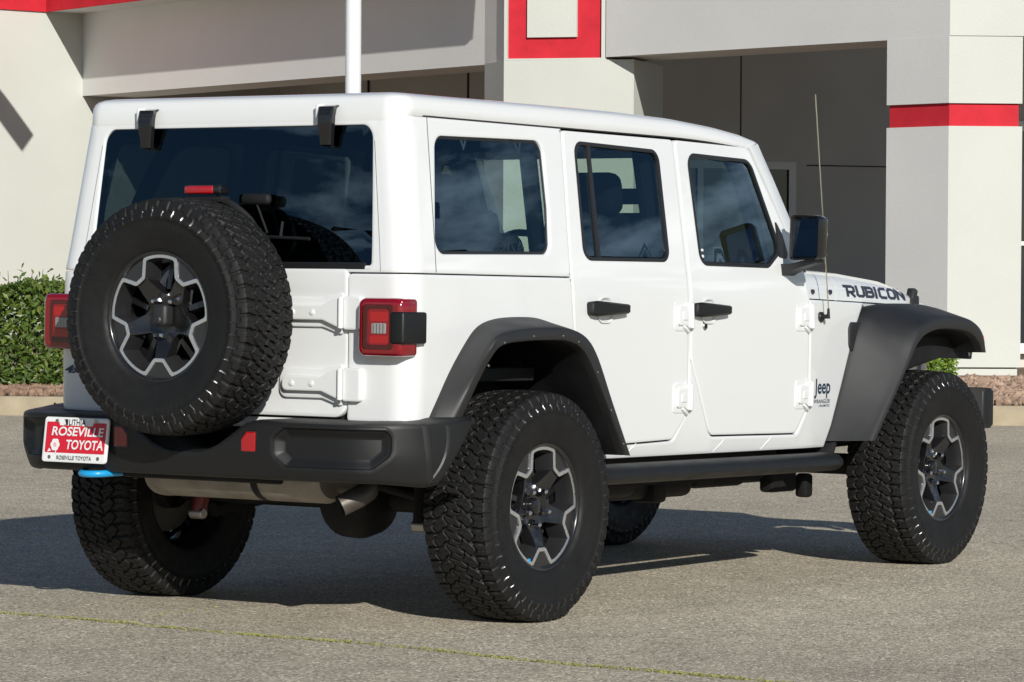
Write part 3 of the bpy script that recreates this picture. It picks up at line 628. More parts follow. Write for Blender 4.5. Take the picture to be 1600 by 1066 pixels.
# --- doors
door_r = [(.362, 1.04, .02), (.352, 1.2075, .02), (.392, 1.742, .02), (1.152, 1.742, .02), (1.154, .70, .09), (1.06, .609, .05), (.518, .597, .01), (.40, .80, .03)][::-1]
door_f = [(1.168, 1.742, .02), (1.715, 1.736, .04), (1.985, 1.36, .06), (2.060, 1.24, .08), (2.0795, 1.15, .06), (2.0795, .715, .09), (1.995, .612, .06), (1.328, .619, .05), (1.172, .91, .15)][::-1]
win_r = [(.448, 1.277, .045), (1.034, 1.281, .045), (1.034, 1.693, .045), (.462, 1.702, .045)]
win_f = [(1.262, 1.272, .05), (1.775, 1.270, .06), (1.885, 1.335, .04), (1.715, 1.684, .07), (1.246, 1.692, .05)]
def doorf(x, z, d=0.):
    k = .004*math.exp(-((z-1.14)/.035)**2)
    return side(x, z, d-k)
def make_door(outl, win, hinge_x, handle_x, mir, div=None, lock=False):
    o = rnd(outl, .02, 6, .05); h = rnd(win, .04, 7, .05)
    def st(mb, *a, **k): return mb.build(*a, mirror=mir, **k)
    mb = MB(); panel(mb, o, doorf, holes=[h], r=.004, depth=.022, step=.05, band=.008, reveal=.02); door = st(mb, 'door', 'paint', car)
    mb = MB(); panel(mb, offset(h, -.006), lambda u, v, d: doorf(u, v, d-.0025), holes=[offset(h, .009)], r=.003, depth=.02, step=None, band=.003); st(mb, 'window_frame', 'trim', door)
    gl = MB(); gpanel(gl, offset(h, .012), doorf, .007); st(gl, 'window_glass', 'gclear' if lock else 'gquart', door)
    if div:
        mb = MB(); a, b = div; loft(mb, [[doorf(a+(b-a)*t+e, 1.285+.41*t, q) for e, q in ((-.011, .006), (-.009, -.002), (.009, -.002), (.011, .006))] for t in (0, .5, 1)]); st(mb, 'divider_bar', 'trim', door)
    for z in (1.078, .768):
        mb = MB(); x = hinge_x
        panel(mb, rnd([(x-.088, z-.040, .012), (x-.035, z-.040, .012), (x-.012, z-.052, .006), (x-.004, z-.052, .003), (x-.004, z+.044, .003), (x-.012, z+.044, .006), (x-.035, z+.034, .012), (x-.088, z+.034, .012)], .01, 4, .05), lambda u, v, d: side(u, v, d-.014), r=.004, depth=.02, step=None, band=.003)
        panel(mb, rnd([(x-.064, z-.020, .006), (x-.026, z-.020, .006), (x-.026, z+.012, .006), (x-.064, z+.012, .006)], .006, 4, .05), lambda u, v, d: side(u, v, d-.018), r=.003, depth=.008, step=None, band=.002)
        panel(mb, rnd([(x+.004, z-.054, .004), (x+.028, z-.054, .008), (x+.028, z+.050, .008), (x+.004, z+.050, .004)], .008, 4, .05), lambda u, v, d: side(u, v, d-.012), r=.004, depth=.02, step=None, band=.002)
        a, b = side(x, z-.05, -.016), side(x, z+.046, -.016); cyl(mb, a, b, .009, n=14, bev=.002)
        c = side(x-.03, z-.053, -.004); box(mb, c, (.05, .02, .012), .003, rot=Euler((0, .5, 0))); st(mb, 'hinge', 'paint', door)
        mb = MB(); panel(mb, rnd([(x-.108, z-.062, .02), (x-.03, z-.062, .02), (x-.004, z-.074, .008), (x-.004, z+.064, .006), (x-.03, z+.056, .02), (x-.108, z+.056, .02)], .01, 5, .05), lambda u, v, d: side(u, v, d-.004), r=.005, depth=.01, step=None, band=.003); st(mb, 'hinge_pad', 'paint', door)
    # handle: bowl in the door skin and a black pull
    x = handle_x; z = 1.098
    mb = MB(); bowl = rnd([(x-.065, z-.052, .035), (x+.055, z-.052, .035), (x+.045, z+.044, .04), (x-.045, z+.044, .04)], .03, 7, .03)
    rg = []
    for k, dd in ((1.0, -.0062), (.90, -.0058), (.80, -.001), (.60, .004)):
        cc = sum(bowl, Vector((0, 0)))/len(bowl); rg.append([doorf(*(cc+(p-cc)*k), dd) for p in bowl])
    loft(mb, rg, True); mb.add(rg[-1], [tuple(range(len(bowl)))]); st(mb, 'handle_bowl', 'paint', door)
    mb = MB(); prof = [(x-.122, .018, .020), (x-.116, .026, .028), (x-.09, .029, .034), (x-.04, .026, .044), (x+.03, .022, .046), (x+.085, .019, .042), (x+.118, .018, .036), (x+.127, .012, .024)]
    rings = []
    for px, hh, dd in prof:
        c = doorf(px, z, 0); rings.append([Vector((px, c.y-q, z+hh*t)) for q, t in ((-.001, .9), (dd*.75, 1.0), (dd, .72), (dd, -.6), (dd*.75, -.95), (.004, -.9))])
    loft(mb, [r_[::-1] for r_ in rings], True, True); st(mb, 'door_handle', 'plasticdark', door)
    if lock:
        mb = MB(); c = doorf(1.268, 1.036); cyl(mb, c+Vector((0, .004, 0)), c-Vector((0, .006, 0)), .015, n=20, bev=.002); st(mb, 'key_lock', 'steel', door)
        mb = MB(); c = doorf(1.268, 1.036); cyl(mb, c-Vector((0, .0062, 0)), c-Vector((0, .007, 0)), .009, n=16); st(mb, 'key_slot', 'under', door)
    return door
for mir in (False, True):
    make_door(door_r, win_r, 1.152, .565, mir, div=(.548, .553))
    make_door(door_f, win_f, 2.078, 1.295, mir, lock=True)
# --- windscreen frame and glass
ws0 = [(2.115, .748, 1.262), (1.992, .738, 1.42), (1.86, .722, 1.60), (1.758, .708, 1.735)]
for mir in (False, True):
    mb = MB(); rings = []
    for x, y, z in ws0: rings.append([(x-.043, -y+.004, z+.004), (x-.038, -y-.004, z+.004), (x+.028, -y-.002, z+.018), (x+.040, -y+.012, z+.024), (x+.040, -y+.06, z+.026), (x-.02, -y+.06, z)])
    loft(mb, rings, True, True); mb.build('windscreen_pillar', 'paint', body, mirror=mir, angle=50)
mb = MB(); mb.add([(2.135, -.69, 1.27), (2.135, .69, 1.27), (1.79, .65, 1.75), (1.79, -.65, 1.75)], [(0, 1, 2, 3)]); mb.build('windscreen', 'gclear', body)
mb = MB(); box(mb, (1.760, 0, 1.748), (.09, 1.34, .04), .012); mb.build('windscreen_header', 'paint', body)
# --- bonnet
def hw(x): return .764-(x-2.1)*.123
def zc(x): return interp(x, [(2.05, 0), (2.6, -.002), (3.0, -.020), (3.2, -.048), (3.34, -.085), (3.42, -.125)])
def hsec(x):
    y = hw(x); z0 = 1.149-.018*(x-2.1); c = zc(x); k = max(.15, 1+c/.135)
    P = [(0, 0), (.002, .02*k), (.006, .05*k), (.014, .074*k), (.028, .092*k), (.052, .108*k), (.10, .119*k), (.2, .128*k), (.4, .135*k), (y, .138*k)]
    return [(x, -y+a, z0+b) for a, b in P]+[(x, y-a, z0+b) for a, b in P[::-1][1:]]
for nm, xs in (('cowl', [2.088, 2.2, 2.3, 2.41]), ('bonnet', [2.418, 2.5, 2.6, 2.7, 2.8, 2.9, 3.0, 3.1, 3.2, 3.28, 3.34, 3.39, 3.42])):
    mb = MB(); rg = [hsec(x) for x in xs]; e = [(x, y*.97, z-.012) for x, y, z in rg[0]]; e2 = [(x, y*.97, z-.012) for x, y, z in rg[-1]]
    loft(mb, [e]+rg+[e2]); h = mb.build(nm, 'paint', body if nm == 'cowl' else car, angle=45)
    if nm == 'bonnet': bonnet = h
    else: cowl = h
for x in (2.157, 2.342):
    mb = MB(); y = -hw(x)-.0005; cyl(mb, (x, y+.004, 1.176), (x, y-.006, 1.176), .010, n=6); mb.build('bolt', 'decal', cowl)
def hood_side(u, v, d): # u along x from the middle of the word, v up
    x = 2.868+u*1.10; y = hw(x); z0 = 1.149-.018*(x-2.1); k = max(.15, 1+zc(x)/.135); b = .0425+v*.98
    a = interp(b/k, [(0, 0), (.02, .002), (.05, .006), (.074, .014), (.092, .028), (.108, .052)])
    return Vector((x, -y+a+d*1.5-.0006, z0+b))
# inner side under the bonnet line, grille shell, engine bay block
for mir in (False, True):
    mb = MB(); rg = []
    for x in (2.60, 2.8, 3.1, 3.4): rg.append([(x, -hw(x)+.002, 1.143-.018*(x-2.1)), (x, -hw(x)+.004, 1.05), (x, -hw(x)+.02, .85)])
    loft(mb, rg); mb.build('fender_side', 'paint', body, mirror=mir)
mb = MB(); box(mb, (3.02, 0, .93), (.80, 1.10, .38), .03); mb.build('engine_bay', 'under', body)
mb = MB(); box(mb, (3.44, 0, .93), (.06, 1.20, .40), .02); mb.build('grille', 'paint', car)
mb = MB(); cyl(mb, (3.27, -.60, 1.125), (3.27, -.635, 1.14), .02, n=14); box(mb, (3.285, -.61, 1.165), (.035, .04, .07), .008, rot=Euler((0, .35, 0))); box(mb, (3.33, -.60, 1.145), (.05, .03, .05), .01); mb.build('bonnet_latch', 'plastic', bonnet)

# ------------------------------------------------------------------ flares
def flare(name, rings, liner, bolts, mir, bolt_y=-.938):
    mb = MB(); rg = [catmull(r_, 5) for r_ in rings]; loft(mb, rg, angle_ := False)
    # close the two ends
    for e in (0, -1):
        pts = [r_[e] for r_ in rg]; mb.add(pts, [tuple(range(len(pts)))])
    o = mb.build(name, 'plastic', car, mirror=mir, angle=38)
    mb = MB(); loft(mb, [catmull(r_, 5) for r_ in liner]); mb.build('wheel_liner', 'under', o, mirror=mir)
    for x, z in bolts:
        mb = MB(); c = Vector((x, bolt_y, z)); lathe(mb, [(-.003, .0005), (-.0022, .0035), (0, .0055), (.003, .0055)], 12, 'y', c); mb.build('rivet', 'brake', o, mirror=mir)
    return o
def at(P, y): return [(x, y, z) for x, z in P]
rA = [(-.530, .722), (-.43, .86), (-.335, .965), (-.255, 1.030), (-.15, 1.058), (0, 1.066), (.12, 1.060), (.23, 1.030), (.315, .95), (.415, .78), (.515, .572)]
rC = [(-.485, .722), (-.425, .865), (-.385, .955), (-.32, 1.005), (-.18, 1.026), (0, 1.032), (.12, 1.026), (.225, .998), (.305, .925), (.405, .76), (.525, .568)]
rD = [(-.435, .722), (-.385, .850), (-.350, .930), (-.305, .968), (-.18, .982), (0, .986), (.10, .982), (.19, .955), (.265, .885), (.375, .735), (.490, .570)]
def lerp2(A, B, t): return [(a[0]+(b[0]-a[0])*t, a[1]+(b[1]-a[1])*t) for a, b in zip(A, B)]
def tuck(P): return [(x, y if x > -.2 or z > .97 else y+(.075*min(1, (.97-z)/.22))*max(0, (-y-.79)/.145), z) for x, y, z in P]
rear_rings = [at(rA, -.772), at(rA, -.800), at(lerp2(rA, rC, .25), -.83), at(lerp2(rA, rC, .8), -.905), at(lerp2(rA, rC, .95), -.922), at(lerp2(rC, rD, .06), -.932), at(lerp2(rC, rD, .20), -.937), at(lerp2(rC, rD, .82), -.939), at(lerp2(rC, rD, .95), -.935), at(rD, -.926), at(rD, -.90)]
rear_rings = [tuck(r_) for r_ in rear_rings]
rear_liner = [tuck(at(rD, -.90)), at([(x*.985, z-.0) for x, z in rD], -.80), at([(x, z+.03) for x, z in rD], -.74), at([(x, z+.03) for x, z in rD], -.50)]
rear_bolts = [(-.30, .978), (-.12, 1.000), (.065, 1.001), (.165, .980), (.292, .872), (.385, .735), (.47, .612), (-.395, .90)]
for mir in (False, True): flare('fender_flare', rear_rings, rear_liner, rear_bolts, mir, -.9395)
fA = [(2.283, .572), (2.385, .765), (2.475, .935), (2.545, 1.045), (2.64, 1.106), (2.78, 1.128), (2.95, 1.134), (3.13, 1.130), (3.29, 1.105), (3.37, 1.04), (3.385, .955)]
fC = [(2.338, .578), (2.452, .70), (2.553, .81), (2.635, .905), (2.695, .985), (2.775, 1.048), (2.91, 1.080), (3.08, 1.082), (3.235, 1.064), (3.325, 1.015), (3.358, .930)]
fD = [(2.375, .578), (2.485, .70), (2.58, .805), (2.662, .895), (2.725, .962), (2.80, 1.005), (2.92, 1.028), (3.08, 1.028), (3.21, 1.012), (3.285, .975), (3.325, .930)]
front_rings = [at(fA, -.70), at(fA, -.745), at(lerp2(fA, fC, .12), -.775), at(lerp2(fA, fC, .82), -.900), at(lerp2(fA, fC, .96), -.922), at(lerp2(fC, fD, .10), -.934), at(lerp2(fC, fD, .3), -.938), at(lerp2(fC, fD, .8), -.939), at(lerp2(fC, fD, .96), -.934), at(fD, -.924), at(fD, -.90)]
front_liner = [at(fD, -.90), at([(x, z-.003) for x, z in fD], -.80), at([(x, z+.01) for x, z in fD], -.66), at([(x, z+.01) for x, z in fD], -.61)]
for mir in (False, True):
    f = flare('fender_flare', front_rings, front_liner, [], mir)
    # inner skirt hanging from the front of the flare
    mb = MB(); panel(mb, rnd([(2.62, .80, .02), (2.95, .865, .05), (3.20, .905, .05), (3.49, .898, .008), (3.50, .945, .008), (3.44, .95, .01), (3.30, 1.0, .02), (2.75, 1.0, .02)], .02, 4, .1), lambda u, v, d: Vector((u, -.80+d, v)), r=.004, depth=.01, step=None); mb.build('inner_skirt', 'under', f, mirror=mir)
    mb = MB(); cyl(mb, (3.455, -.800, .920), (3.455, -.805, .920), .009, n=14); mb.build('rivet', 'steel', f, mirror=mir)
    mb = MB(); box(mb, (3.330, -.922, .982), (.022, .03, .046), .008, rot=Euler((0, -.35, 0))); mb.build('side_marker', 'amber', f, mirror=mir)
    # fender vent behind the flare
    mb = MB(); panel(mb, rnd([(2.505, .915, .02), (2.54, .91, .01), (2.60, 1.055, .01), (2.475, 1.055, .025), (2.455, 1.03, .02), (2.46, .955, .03)], .02, 5, .05), lambda u, v, d: side(u, v, d-.010), r=.005, depth=.014, step=None); v_ = mb.build('fender_vent', 'plastic', f, mirror=mir)

# ------------------------------------------------------------------ rear bumper
bp = catmull([(-.872, 0, 0), (-.874, .2, 0), (-.874, .45, 0), (-.871, .60, 0), (-.858, .70, 0), (-.822, .775, 0), (-.765, .835, 0), (-.695, .880, 0), (-.61, .912, 0), (-.53, .932, 0), (-.46, .938, 0)], 8)
bs = [0]
for a, b in zip(bp, bp[1:]): bs.append(bs[-1]+(b-a).length)
def bpt(s, z, d=0.):
    a = abs(s); g = -1 if s > 0 else 1
    for i in range(len(bs)-1):
        if a <= bs[i+1] or i == len(bs)-2: break
    t = (a-bs[i])/(bs[i+1]-bs[i]); p = bp[i].lerp(bp[i+1], t); tn = (bp[min(i+2, len(bp)-1)]-bp[max(i-1, 0)]).normalized() if i > 0 else Vector((0, 1, 0))
    q = p+Vector((tn.y, -tn.x, 0))*d
    lean = .030*max(0, (.60-z)/.10)**1.5 if z < .60 else 0        # lower edge tucks in
    q = q+Vector((tn.y, -tn.x, 0))*lean*(1 if a < .9 else max(0, 1-(a-.9)/.2))
    return Vector((q.x, g*q.y, z))
def ztop(s): return interp(abs(s), [(.07, .592), (.13, .612), (.20, .655), (.255, .692), (.30, .703), (.8, .703), (1.0, .708), (1.2, .722)])
SE = bs[-1]
up = [(s, ztop(s), 0) for s in [-1.18+.04*k for k in range(60)]]
bo = [(-SE+.17, .497, .02), (-.98, .490, .05), (-.80, .503, .1), (.80, .503, .1), (.98, .490, .05), (SE-.17, .497, .02), (SE-.005, ztop(9), .01)]+up[::-1]+[(-SE+.005, ztop(9), .01)]
pk = [(.385, .590, .03), (.43, .553, .025), (.775, .553, .04), (.84, .60, .04), (.84, .680, .03), (.43, .680, .025), (.385, .650, .03)]
pk1 = rnd(pk, .03, 6, .03); pk2 = [Vector((-p.x, p.y)) for p in pk1][::-1]
mb = MB(); panel(mb, rnd(bo, .01, 4, .035), bpt, holes=[pk1, pk2], r=.012, depth=.03, step=.03, band=.006, reveal=.012)
for h in (pk1, pk2):
    i1 = offset(h, .002); rg = [[bpt(p.x, p.y, d) for p in offset(h, o)] for o, d in ((0, .0112), (.012, .020), (.022, .032), (.030, .035))]; loft(mb, rg, True)
    vc, F = fill([offset(h, .030)], .035); mb.add([bpt(p.x, p.y, .035) for p in vc], F)
# top shelf and underside
n = 74; ss = [-1.18+2.36*k/(n-1) for k in range(n)]
def inn(s, z, e):
    p = bpt(s, z, .006); k = min(1, max(0, (abs(s)-.85)/.2)); q = Vector((max(p.x, -.62), max(-.76, min(.76, p.y*.93)), z)); return q
loft(mb, [[bpt(s, ztop(s)-.0005, .011) for s in ss], [bpt(s, ztop(s)+.004, .03) for s in ss], [Vector((inn(s, 0, 0).x, inn(s, 0, 0).y, ztop(s)+.006)) for s in ss]][::-1])
loft(mb, [[bpt(s, .502, .02) for s in ss], [bpt(s, .507, .10) for s in ss]])
bumper = mb.build('rear_bumper', 'plasticdark', car, angle=42)
for mir in (False, True):
    mb = MB(); zs = [.700-.0215*k for k in range(10)]
    loft(mb, [[bpt(.965+.030*((.70-z)/.2)+ds, z, e) for z in zs] for ds, e in ((-.022, .003), (-.008, -.0035), (.008, -.0035), (.014, .003))]); mb.build('bumper_crease', 'plasticdark', bumper, mirror=mir)
    mb = MB(); loft(mb, [[bpt(1.055+.05*((.70-z)/.2)-.12*((.70-z)/.2)**2+ds, z, e) for z in zs] for ds, e in ((-.016, .003), (-.004, -.004), (.004, -.004), (.010, .003))]); mb.build('bumper_crease', 'plasticdark', bumper, mirror=mir)
for y, m, zz in ((-.283, 'lensbright', .632), (.283, 'lens', .632)):
    g = 1 if y < 0 else -1
    lp = [(-.030, -.034, .006), (.030, -.034, .006), (.030, .034, .006), (-.008, .034, .006), (-.030, .008, .008)]
    if g < 0: lp = [(-a, b, r_) for a, b, r_ in lp][::-1]
    mb = MB(); panel(mb, rnd(lp, .006, 4, .05), lambda u, v, d: bpt(-y+u, zz+v, d-.006), r=.004, depth=.012, step=None, band=.003); q = mb.build('reflector', m, bumper)
    mb = MB(); panel(mb, offset(rnd(lp, .006, 4, .05), -.005), lambda u, v, d: bpt(-y+u, zz+v, d-.002), r=.002, depth=.008, step=None, band=.001); mb.build('reflector_bezel', 'gloss', q)
# license plate with its dealer insert
px_, py_, pz_ = -.896, .475, .612
def plf(u, v, d=0): return Vector((px_+d+.02*(v/.16), py_-u, pz_+v))
mb = MB(); panel(mb, rnd([(-.148, -.079, .012), (.148, -.079, .012), (.148, .079, .012), (-.148, .079, .012)], .012, 5, .1), plf, r=.003, depth=.008, step=None); plate = mb.build('license_plate', 'pwhite', car)
mb = MB(); panel(mb, rnd([(-.136, -.046, .004), (.138, -.046, .004), (.138, .062, .004), (-.136, .062, .004)], .004, 3, .2), lambda u, v, d: plf(u, v, d-.0012), r=.0005, depth=.001, step=None, band=.001); mb.build('plate_insert', 'pred', plate)
mb = MB(); panel(mb, rnd([(-.075, .050, .003), (.075, .050, .003), (.085, .078, .003), (-.085, .078, .003)], .003, 2, .2), lambda u, v, d: plf(u, v, d-.0020), r=.0005, depth=.001, step=None, band=.001); mb.build('frame_tab', 'pwhite', plate)
def off(f, du, dv, e=0): return lambda u, v, d: f(u+du, v+dv, d-e)
text_mb('LITHIA', off(plf, .006, .062, .003), .021, bold=.012, width=.076).build('lettering', 'pblack', plate)
mb = MB(); panel(mb, rnd([(-.056, .051, .002), (-.038, .051, .002), (-.038, .072, .002), (-.056, .072, .002)], .002, 2, .1), lambda u, v, d: plf(u, v, d-.003), r=.0003, depth=.001, step=None, band=.001); e_ = mb.build('emblem', 'pblack', plate)
mb = MB(); mb.add([plf(u, v, -.0045) for u, v in ((-.054, .053), (-.045, .053), (-.050, .068), (-.054, .070))], [(0, 1, 2, 3)]); mb.build('emblem_stripe', 'pwhite', e_)
text_mb('ROSEVILLE', off(plf, .012, .030, .003), .032, bold=.022, shear=.12, width=.240).build('lettering', 'pwhite', plate)
text_mb('TOYOTA', off(plf, .048, -.016, .003), .034, bold=.022, shear=.12, width=.170).build('lettering', 'pwhite', plate)
text_mb('ROSEVILLE TOYOTA', off(plf, .004, -.062, .003), .014, bold=.006, width=.160).build('lettering', 'pblack', plate)
mb = MB(); c0 = (-.088, -.018)
for k in range(6):
    t = k*math.pi/3; cx_, cy_ = c0[0]+.011*math.cos(t), c0[1]+.012*math.sin(t)
    mb.add([plf(cx_, cy_, -.0030)]+[plf(cx_+.0105*math.cos(a), cy_+.0105*math.sin(a), -.0032) for a in [i*math.pi/6 for i in range(12)]], [(0, i+1, (i+1) % 12+1) for i in range(12)])
mb.add([plf(c0[0]-.016+u, c0[1]-.022+v, -.0031) for u, v in ((0, 0), (-.018, -.004), (-.010, .010))], [(0, 1, 2)]); mb.add([plf(c0[0]+u, c0[1]-.012+v, -.0031) for u, v in ((0, 0), (.004, -.020), (.009, -.018))], [(0, 1, 2)]); mb.build('rose_emblem', 'pwhite', plate)
mb = MB()
for k in range(2):
    tube(mb, [plf(c0[0]+(.004+.004*t/6)*math.cos(t+k*3.1), c0[1]+(.004+.006*t/6)*math.sin(t+k*3.1), -.0042) for t in [i*.4 for i in range(9)]], .0009, 5)
mb.build('rose_line', 'pred', plate)
for u in (-.112, .112):
    mb = MB(); cyl(mb, plf(u, -.062, .001), plf(u, -.062, -.002), .007, n=10); mb.build('corner_logo', 'steel', plate)
    mb = MB(); cyl(mb, plf(u*.8, .066, .001), plf(u*.8, .066, -.004), .006, n=12); mb.build('screw', 'steel', plate)
# blue tow hook below the plate
mb = MB(); tube(mb, catmull([(-.66, .485, .500), (-.80, .485, .498), (-.865, .470, .496), (-.885, .428, .495), (-.865, .386, .496), (-.80, .371, .498), (-.66, .371, .500)], 6), .0125, 12); mb.build('tow_hook', 'blue', car)

# ------------------------------------------------------------------ tail lamps
def lampf(u, v, d, b=0): return shell(u, v, d-b)
for mir in (False, True):
    s0 = rs(.612, 1.0); s1 = rs(.79-RC, 1.0)+SL+.045
    # body of the lamp: follows the corner and stands 55 mm proud
    def lf(u, v, d): 
        # squared-off corner: blend of planes
        y = u; x = -.712+d
        return Vector((x, -y, v))
    mb = MB(); out = rnd([(.612, .928, .028), (.800, .928, .03), (.800, 1.126, .03), (.612, 1.126, .028)], .03, 7, .05)
    def blk(u, v, d):
        k = max(0, (u-.775)/.04); return Vector((-.712+d+.010*k*k, -u, v))
    panel(mb, out, blk, r=.016, depth=.075, step=None, band=.004); lamp = mb.build('tail_lamp', 'lens', car, mirror=mir, angle=45)
    # inner recess: bright upper and lower lenses, clear middle
    mb = MB(); panel(mb, rnd([(.634, .950, .016), (.765, .950, .016), (.765, 1.104, .016), (.634, 1.104, .016)], .016, 6, .05), lambda u, v, d: Vector((-.7135+d, -u, v)), holes=[rnd([(.658, .968, .012), (.748, .968, .012), (.748, 1.088, .012), (.658, 1.088, .012)], .012, 5, .05)], r=.003, depth=.006, step=None, band=.002); mb.build('lens_frame', 'lensdark', lamp, mirror=mir)
    for z0, z1 in ((.972, 1.000), (1.046, 1.080)):
        mb = MB(); panel(mb, rnd([(.664, z0, .006), (.742, z0, .006), (.742, z1, .006), (.664, z1, .006)], .006, 4, .05), lambda u, v, d: Vector((-.7125+d, -u, v)), r=.002, depth=.003, step=None, band=.001); mb.build('brake_lens', 'lensbright', lamp, mirror=mir)
    mb = MB(); panel(mb, rnd([(.674, 1.005, .004), (.735, 1.005, .004), (.735, 1.041, .004), (.674, 1.041, .004)], .004, 4, .05), lambda u, v, d: Vector((-.7142+d, -u, v)), r=.002, depth=.004, step=None, band=.001); rl = mb.build('reverse_lens', 'lensclear', lamp, mirror=mir)
    mb = MB()
    for k in range(4): box(mb, (-.7146, -.684-.0135*k, 1.023), (.0016, .003, .032), 0)
    mb.build('lens_ribs', 'steel', rl, mirror=mir)
    # side wrap in red and the black side cover
    mb = MB(); box(mb, (-.659, -.780, 1.027), (.094, .036, .196), .014, seg=4); mb.build('side_lens', 'lens', lamp, mirror=mir)
    mb = MB(); box(mb, (-.625, -.7745, 1.026), (.092, .052, .108), .009, seg=3) if mir else box(mb, (-.650, -.7835, 1.026), (.140, .058, .108), .009, seg=3); mb.build('side_cover', 'plasticdark', lamp, mirror=mir)

# ------------------------------------------------------------------ wheels
TR = .408
def tyre(name, flat, parent):
    P = TR*2*math.pi/50
    ys = np.linspace(-.124, .124, 150)
    prof = [(.112, .222, 0), (.120, .228, 0), (.124, .236, 0), (.1265, .246, 0), (.131, .262, 0), (.1365, .282, 0), (.1405, .302, 0), (.1415, .3065, 1), (.142, .320, 0), (.1415, .3345, 0), (.1430, .3355, 0), (.1425, .3475, .0), (.1410, .3485, 0), (.1405, .352, 0), (.1402, .357, 2), (.1396, .362, 2), (.1388, .366, 2), (.1378, .370, 2), (.1366, .374, 2), (.1352, .378, 2), (.1338, .382, 2), (.1322, .386, 2), (.1304, .390, 2), (.1284, .3935, 2), (.1264, .3965, 2)]
    left = [(-y, r, k) for y, r, k in prof]; right = prof[::-1]
    tread = [(y, TR-.009*(abs(y)/.124)**2.6, 3) for y in ys]
    allp = left+tread+right
    Y = np.array([p[0] for p in allp]); Rr = np.array([p[1] for p in allp]); K = np.array([p[2] for p in allp])
    n = 1400; th = np.linspace(0, 2*np.pi, n, endpoint=False); U, YY = np.meshgrid(th*TR, Y, indexing='ij')
    RR = np.tile(Rr, (n, 1)); KK = np.tile(K, (n, 1))
    def ss_(x): x = np.clip(x, 0, 1); return x*x*(3-2*x)
    def gr(d, wd): return ss_((np.abs(d)-wd/2+.0014)/.0028)
    def tri(t): t = t-np.floor(t); return np.abs(t*2-1)*2-1
    def fr(t): return (t-np.floor(t+.5))
    t = U/P; aY = np.abs(YY); sg = np.sign(YY); tt = t+np.where(sg > 0, .5, 0)
    z1 = .027+.0075*np.clip(tri(tt)*1.6, -1, 1); z2 = .078+.0075*np.clip(tri(tt+.3)*1.6, -1, 1)
    h = np.ones_like(U)
    h = np.minimum(h, gr(aY-z1, .0070)); h = np.minimum(h, gr(aY-z2, .0095))
    inC = aY < z1; inI = (aY >= z1) & (aY < z2); inS = aY >= z2
    lat = np.abs(fr(tt*1.0+YY*7+.0))*P
    h = np.where(inC, np.minimum(h, ss_((lat-.0032+.0012)/.0024)), h)
    lat = np.abs(fr(tt+.35-aY*6+.10*np.clip(tri(aY*20+.3)*2.5, -1, 1)))*P
    h = np.where(inI, np.minimum(h, ss_((lat-.0042+.0012)/.0024)), h)
    lat = np.abs(fr(tt+.80+.05*np.clip(tri(aY*22)*2, -1, 1)))*P
    wS = .0050+.010*np.clip((aY-.10)/.03, 0, 1)*.25
    h = np.where(inS, np.minimum(h, ss_((lat-wS+.0012)/.0024)), h)
    # sipes
    sip = np.abs(fr(tt+.30+.05*tri(aY*55)+np.where(inC, YY*7+.2, np.where(inI, -aY*6+.55, .0))))*P
    h2 = ss_(sip/.0026); h = np.minimum(h, .72+.28*h2)
    # side biters on the shoulder: long and short lugs in turn
    shl = (KK == 2); lng = (np.floor(tt+.80+.5).astype(int) % 2 == 0)
    lat2 = np.abs(fr(tt+.80))*P; gS = ss_((lat2-.0062+.0015)/.003)
    start = np.where(lng, .362, .374)
    up = ss_((RR-start)/.0035)
    hs = np.where(shl, gS*up, 1)
    depth = np.where(KK == 3, .0125, 0)
    RR2 = RR-depth*(1-h)
    YY2 = np.where(shl, YY-sg*(1-hs)*.0050, YY)
    # raised sidewall letters stand-in: short raised bars of uneven length round the sidewall, plus fine ribs
    rib = (KK == 0) & (RR > .352) & (RR < .3535); YY2 = YY2+sg*rib*.0012
    blk = ((np.abs(fr(th/(2*np.pi)*5*1.0)) < .22)[:, None]) & (RR > .318) & (RR < .322) & ((np.sin(th*173)+np.sin(th*97+1) > .1)[:, None]); YY2 = YY2+sg*blk*.0018
    # thin radial ribs on the shoulder, polished by tyre dressing
    ribd = np.abs(fr(tt*1.0+.30))*P; rb_ = (RR > .3445) & (RR < .3635) & (KK != 3); rh = np.clip(1-ribd/.0042, 0, 1); YY2 = YY2+sg*rb_*rh*.0055
    glint = (rb_ & (rh > 0))
    X = RR2*np.cos(th)[:, None]; Z = RR2*np.sin(th)[:, None]
    if flat:
        Zc = -.4025; below = Z < Zc; YY2 = np.where(Z < -.37, YY2*(1+.05*np.clip((-.37-Z)/.03, 0, 1)), YY2); Z = np.where(below, Zc+(Z-Zc)*.05, Z)
    V = np.stack([X, YY2, Z], -1).reshape(-1, 3); m_ = len(Y)
    i = np.arange(n)[:, None]; j = np.arange(m_-1)[None, :]; i2 = (i+1) % n
    F = np.stack([i*m_+j, i2*m_+j, i2*m_+j+1, i*m_+j+1], -1).reshape(-1, 4)
    me = bpy.data.meshes.new(name); me.vertices.add(len(V)); me.vertices.foreach_set('co', V.astype(np.float32).ravel()); me.loops.add(F.size); me.loops.foreach_set('vertex_index', F.astype(np.int32).ravel()); me.polygons.add(len(F)); me.polygons.foreach_set('loop_start', np.arange(0, F.size, 4, dtype=np.int32)); me.polygons.foreach_set('loop_total', np.full(len(F), 4, dtype=np.int32)); me.update(calc_edges=True); me.validate()
    me.polygons.foreach_set('use_smooth', [True]*len(F)); me.materials.append(M['rubber']); me.materials.append(M['dressed'])
    gf = glint.reshape(-1)[F[:, 0]] | glint.reshape(-1)[F[:, 2]]; me.polygons.foreach_set('material_index', gf.astype(np.int32))
    o = bpy.data.objects.new(name, me); COL.objects.link(o); o.parent = parent; return o
